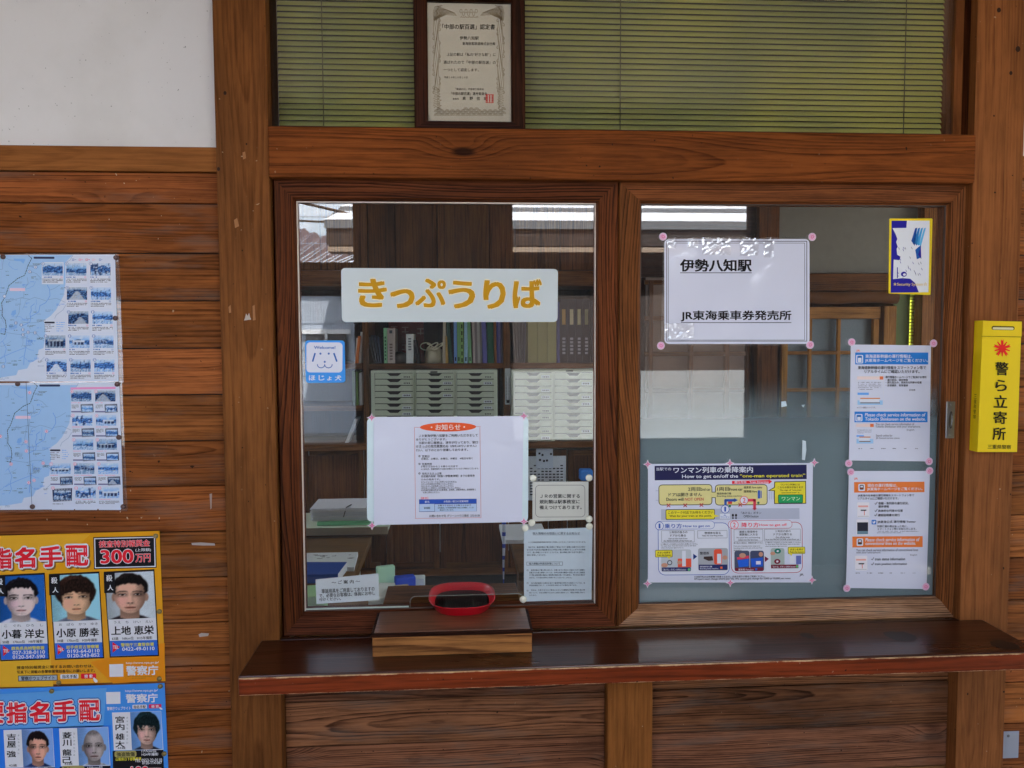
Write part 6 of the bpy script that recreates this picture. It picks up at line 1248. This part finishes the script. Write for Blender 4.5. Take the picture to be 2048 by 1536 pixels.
# inner counter below the pane with odds and ends
zi = .80
m = MB(); m.box(-.42, 1.23, .045, .36, zi-.03, zi, W_DESK); o = m.build('inner_counter'); tag(o, 'brown inner counter just behind the two panes', 'counter')
pq = [PZ(764, 1213, .887), PZ(779, 1180, .887), PZ(1030, 1176, .887), PZ(1040, 1203, .887)]
mm = MB(); px0, px1 = min(pq[0].x, pq[1].x), max(pq[2].x, pq[3].x); mm.box(px0, px1, .035, .035+abs(pq[1].y-.02)+.02, .872, .887, W_IN); o = mm.build('pass_board', bevel=.002); tag(o, 'olive brown wooden pass-through board behind the speaking hole', 'board')
mm = MB(); mm.box(px0+.02, px0+.04, .05, .14, zi+.0005, .8715, W_IN); mm.box(px1-.04, px1-.02, .05, .14, zi+.0005, .8715, W_IN); mm.build('leg_block', o)
def small(name, lab, cat, px, py, Y, w_, d_, h_, col, rot=0, z0=zi):
    mm = MB(); c = P(px, py, Y); R = Matrix.Rotation(rot, 3, 'Z'); mm.box(-w_/2, w_/2, -d_/2, d_/2, 0, h_, ink(*col, k=.6))
    for v in mm.bm.verts: v.co = R @ v.co + Vector((c.x, Y, z0+.001))
    o = mm.build(name, bevel=.003); tag(o, lab, cat); return o
small('note_pad', 'green note pad behind the white writing aid card', 'note pad', 626, 1180, .20, .07, .1, .07, (150, 196, 140), .1)
small('note_block', 'block of white squared paper behind the writing aid card', 'note block', 764, 1180, .18, .05, .12, .075, (186, 192, 184), -.1)
small('green_card', 'pale green card leaning at the right of the writing aid card', 'card', 771, 1150, .26, .05, .02, .115, (150, 186, 158), .3)
o = small('stapler', 'blue stapler lying on the inner counter left of the red tray', 'stapler', 810, 1170, .25, .055, .03, .088, (36, 66, 170), .25)
small('pencil_case', 'beige packets heaped below the blue stapler', 'packet', 797, 1184, .22, .055, .03, .07, (176, 164, 132), .1)
small('white_tray', 'small white dish behind the blue stapler', 'dish', 818, 1178, .30, .09, .04, .07, (176, 186, 182), 0)
# furled pennant and right-hand desk
mm = MB(); pa = P(1008, 1040, 1.0); pb_ = P(1007, 1166, 1.0)
for k in range(16):
    a, c = pa.lerp(pb_, k/16), pa.lerp(pb_, (k+1)/16); r0, r1 = .0085*(1-.75*k/16), .0085*(1-.75*(k+1)/16)
    mm.tube([a, c], (r0+r1)/2, ink(196, 202, 214, k=.6) if (k*7) % 3 else ink(48, 64, 140, k=.6), 8)
o = mm.build('pennant'); tag(o, 'narrow blue and white furled pennant standing in the office', 'pennant')
mm = MB(); q0 = PZ(1018, 1068, .74); mm.box(q0.x, 1.1, .75, q0.y, .71, .74, W_DESK); o = mm.build('side_desk', bevel=.003); tag(o, 'brown side desk behind the privacy sheet on the right', 'desk')
mm = MB(); mm.box(q0.x+.03, 1.08, .78, q0.y-.02, .0, .709, W_IN, 'z'); mm.build('pedestal', o)
mm = MB(); c = PZ(1030, 1058, .76); mm.box(c.x-.06, c.x+.12, c.y-.16, c.y+.1, .741, .756, PAPER_IN); o = mm.build('white_papers'); tag(o, 'white papers lying on the side desk right of the pennant', 'papers')
# right half: partition with lattice doors
part_ = empty('lattice_door', P(1700, 900, YF)); tag(part_, 'light wooden lattice door with obscure glass behind the right window', 'door')
OBS = plain('obscure grey glass', A(92, 102, 106, k=.6), .25, bump=.8, vscale=120); OBS2 = plain('brown shaded glass', A(104, 84, 70, k=.6), .4)
part('stile', part_, (1762, 612, 1786, 1240, YF-.02, YF+.03, W_INL, 'z')); part('stile', part_, (1741, 638, 1752, 1240, YF-.006, YF+.02, W_INL, 'z')); part('stile', part_, (1560, 638, 1572, 1240, YF-.006, YF+.02, W_INL, 'z'))
part('rail', part_, (1560, 614, 1761.5, 637.5, YF-.006, YF+.03, W_INL, 'x'))
for y in (702, 776, 850): part('glazing_bar', part_, (1572.5, y, 1740.5, y+7, YF-.003, YF+.014, W_INL, 'x'))
for x in (1616, 1673): part('glazing_bar', part_, (x, 638, x+6.5, 905, YF-.0055, YF+.012, W_INL, 'z'))
part('obscure_pane', part_, (1560, 637, 1752, 905, YF+.022, YF+.026, OBS, 'z'), bevel=0); part('lower_panel', part_, (1572, 905, 1741, 1240, YF+.002, YF+.02, W_IN, 'z'))
lo = empty('lattice_screen', P(1400, 900, YF)); tag(lo, 'brown lattice screen behind the station name sheet', 'screen')
for x in (1296, 1376, 1448, 1489): part('bar', lo, (x, 560, x+9, 1240, YF-.004, YF+.02, W_IN, 'z'))
for y in (560, 632, 703, 776, 850): part('bar', lo, (1290, y, 1500, y+9, YF-.001, YF+.016, W_IN, 'x'))
part('pane', lo, (1290, 555, 1500, 1240, YF+.02, YF+.024, OBS2, 'z'), bevel=0)
pw = empty('partition', P(1560, 560, YF)); tag(pw, 'grey office partition with brown posts and a rounded wooden beam', 'partition')
part('post', pw, (1514, 330, 1554, 1240, YF-.03, YF+.06, W_IN, 'z')); part('post', pw, (1840, 330, 1900, 1240, YF-.05, YF+.06, W_IN, 'z')); part('post', pw, (1214, 330, 1240, 1240, YF-.03, YF+.06, W_IN, 'z'))
part('wall_panel', pw, (1240, 300, 1513.5, 554, YF+.0, YF+.04, W_DARK, 'x')); part('wall_panel', pw, (1554.5, 300, 1839.5, 546, YF+.01, YF+.05, plain('dim grey plaster', A(96, 94, 86, k=.6), .9), 'x'))
part('lower_beam', pw, (1554.5, 547, 1839.5, 581, YF-.02, YF+.05, W_IN, 'x'))
mm = MB(); a, b_ = P(1556, 595, YF), P(1792, 595, YF); mm.tube([(a.x+(b_.x-a.x)*k/8, YF-.005, a.z+.004*sin(k*1.3)) for k in range(9)], .030, W_IN, 12); mm.build('round_beam', pw)
part('light_block_panel', pw, (1214, 300, 1787, 1290, YF+.09, YF+.11, W_DARK, 'z'))  # unseen panel added to stop sun leaking through the partition gaps
part('sill', pw, (1554.5, 1241, 1839.5, 1290, YF, YF+.05, W_DARK, 'x'))
# louvred blind in the corner
lb = empty('louvre_blind', P(1812, 780, YF)); tag(lb, 'yellow green sunlit slatted blind beside the lattice door', 'blind')
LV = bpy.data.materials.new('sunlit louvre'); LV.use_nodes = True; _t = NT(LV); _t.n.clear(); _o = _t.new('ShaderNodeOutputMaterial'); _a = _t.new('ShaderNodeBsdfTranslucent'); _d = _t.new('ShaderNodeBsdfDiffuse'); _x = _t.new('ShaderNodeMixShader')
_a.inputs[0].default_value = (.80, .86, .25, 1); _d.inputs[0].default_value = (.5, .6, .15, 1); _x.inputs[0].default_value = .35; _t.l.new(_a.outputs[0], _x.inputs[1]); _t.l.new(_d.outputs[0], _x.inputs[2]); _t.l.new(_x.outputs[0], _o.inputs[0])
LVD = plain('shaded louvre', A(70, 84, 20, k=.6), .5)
mm = MB(); m2 = MB()
for k in range(36):
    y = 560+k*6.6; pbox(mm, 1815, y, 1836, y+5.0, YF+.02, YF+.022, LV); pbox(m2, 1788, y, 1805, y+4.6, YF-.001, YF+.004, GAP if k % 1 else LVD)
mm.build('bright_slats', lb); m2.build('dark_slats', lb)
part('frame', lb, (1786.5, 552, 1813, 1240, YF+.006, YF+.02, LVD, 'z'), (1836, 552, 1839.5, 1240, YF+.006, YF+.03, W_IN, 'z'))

# ------------------------------------------------------------------ what stands outside, behind the viewer (seen mirrored in the panes)
def PM(px, py, d): v = P(px, py, d); return Vector((v.x, -d, v.z))
ROOF = plain('silver roof sheet', (.78, .80, .83), .5, .0, var=.1); RIB = plain('roof rib shade', (.12, .13, .14), .6)
NB = plain('dark brown siding', (.026, .016, .012), .7); CREAM = plain('cream trim', (.30, .23, .17), .7); NW = plain('pale rendered wall', (.27, .29, .30), .7)
B = empty('neighbour_house', (2.5, -8.4, 0)); tag(B, 'brown house with a silver ribbed roof mirrored in the office windows', 'house')
d = 8.0; xl, xr = PM(652, 440, d).x, 8.0; ze = PM(1200, 456, d).z
mm = MB(); mm.box(xl+.35, xr, -d-4.0, -d-.35, 0, ze, NB); mm.box(xl+.345, xr+.005, -d-.36, -d-.33, 0, PM(1250, 742, d+.33).z, NW, skip=()); mm.build('house_wall', B)
mm = MB(); mm.box(xl, xr+.3, -d-.02, -d, ze-.22, ze, NB); mm.box(xl+.02, xr+.28, -d+.001, -d+.012, ze-.30, ze-.24, CREAM); mm.box(xl+.02, xr+.28, -d-.33, -d-.021, ze-.3, ze-.22, NB); mm.build('fascia', B)
mm = MB(); s_ = .27
for k in range(6):
    st = 1.35; ya, yb_, za, zb_ = -d+.04-k*st, -d+.04-(k+1)*st, ze+.03+k*st*s_, ze+.03+(k+1)*st*s_; h = .055+.008*k
    mm.face([(xl-.02, ya, za+h), (xr+.3, ya, za+h), (xr+.3, yb_, zb_), (xl-.02, yb_, zb_)], ROOF); mm.face([(xl-.02, ya, za-.05), (xr+.3, ya, za-.05), (xr+.3, ya, za+h), (xl-.02, ya, za+h)], RIB)
mm.face([(xl-.02, -d+.04, ze-.02), (xl-.02, -d+.04, ze+.08), (xl-.02, yb_, zb_), (xl-.02, yb_, zb_-.1)], RIB)
mm.build('roof', B)
H = empty('grey_house', (-3, -12, 0)); tag(H, 'pale blue grey house mirrored at the left edge of the office window', 'house')
d2 = 11.0; hx = PM(760, 700, d2).x; HW = plain('blue grey siding', (.40, .46, .55), .7, var=.08, vscale=2); HR = plain('rusty maroon roof', (.11, .07, .075), .6, var=.3, vscale=3)
hz_ = PM(650, 540, d2).z
mm = MB(); mm.box(-9, hx, -d2-4, -d2, 0, hz_, HW)
for k in range(9): mm.box(-9, hx+.004, -d2-.002, -d2+.012, .5+k*.42, .512+k*.42, plain('siding joint', (.28, .33, .4), .7))
mm.build('house_wall', H)
a, b_ = PM(613, 668, d2), PM(695, 735, d2)
mm = MB(); mm.box(a.x, b_.x, -d2-.01, -d2+.06, b_.z, a.z, plain('window shade', (.05, .05, .055), .3)); o = mm.build('window', H); mm = MB(); mm.box(a.x-.06, b_.x+.06, -d2+.001, -d2+.09, a.z, a.z+.07, ROOF); mm.box((a.x+b_.x)/2-.02, (a.x+b_.x)/2+.02, -d2+.061, -d2+.08, b_.z, a.z, ROOF); mm.build('window_frame', o)
mm = MB(); mm.box(-9, hx, -d2-.1, -d2+.35, hz_, hz_+.08, HR); x = -9
r0, r1 = PM(597, 455, d2+3), PM(703, 492, d2+3); rz = lambda x: r0.z+(r1.z-r0.z)*(x-r0.x)/(r1.x-r0.x)
while x < hx:
    e = .03*((int(x*10) % 2)*2-1); mm.face([(x, -d2+.35, hz_+.08), (x+.1, -d2+.35, hz_+.10), (x+.1, -d2-3, rz(x+.1)+e), (x, -d2-3, rz(x)-e)], HR); x += .1
mm.build('roof', H)
W = MB(); W.tube([PM(560, 395, 9), PM(700, 428, 9)], .02, NB); W.tube([PM(560, 440, 9), PM(652, 444, 9)], .015, NB); tag(W.build('power_cables'), 'thin dark cables crossing the mirrored sky', 'cable')
bpy.data.objects.remove(_to)
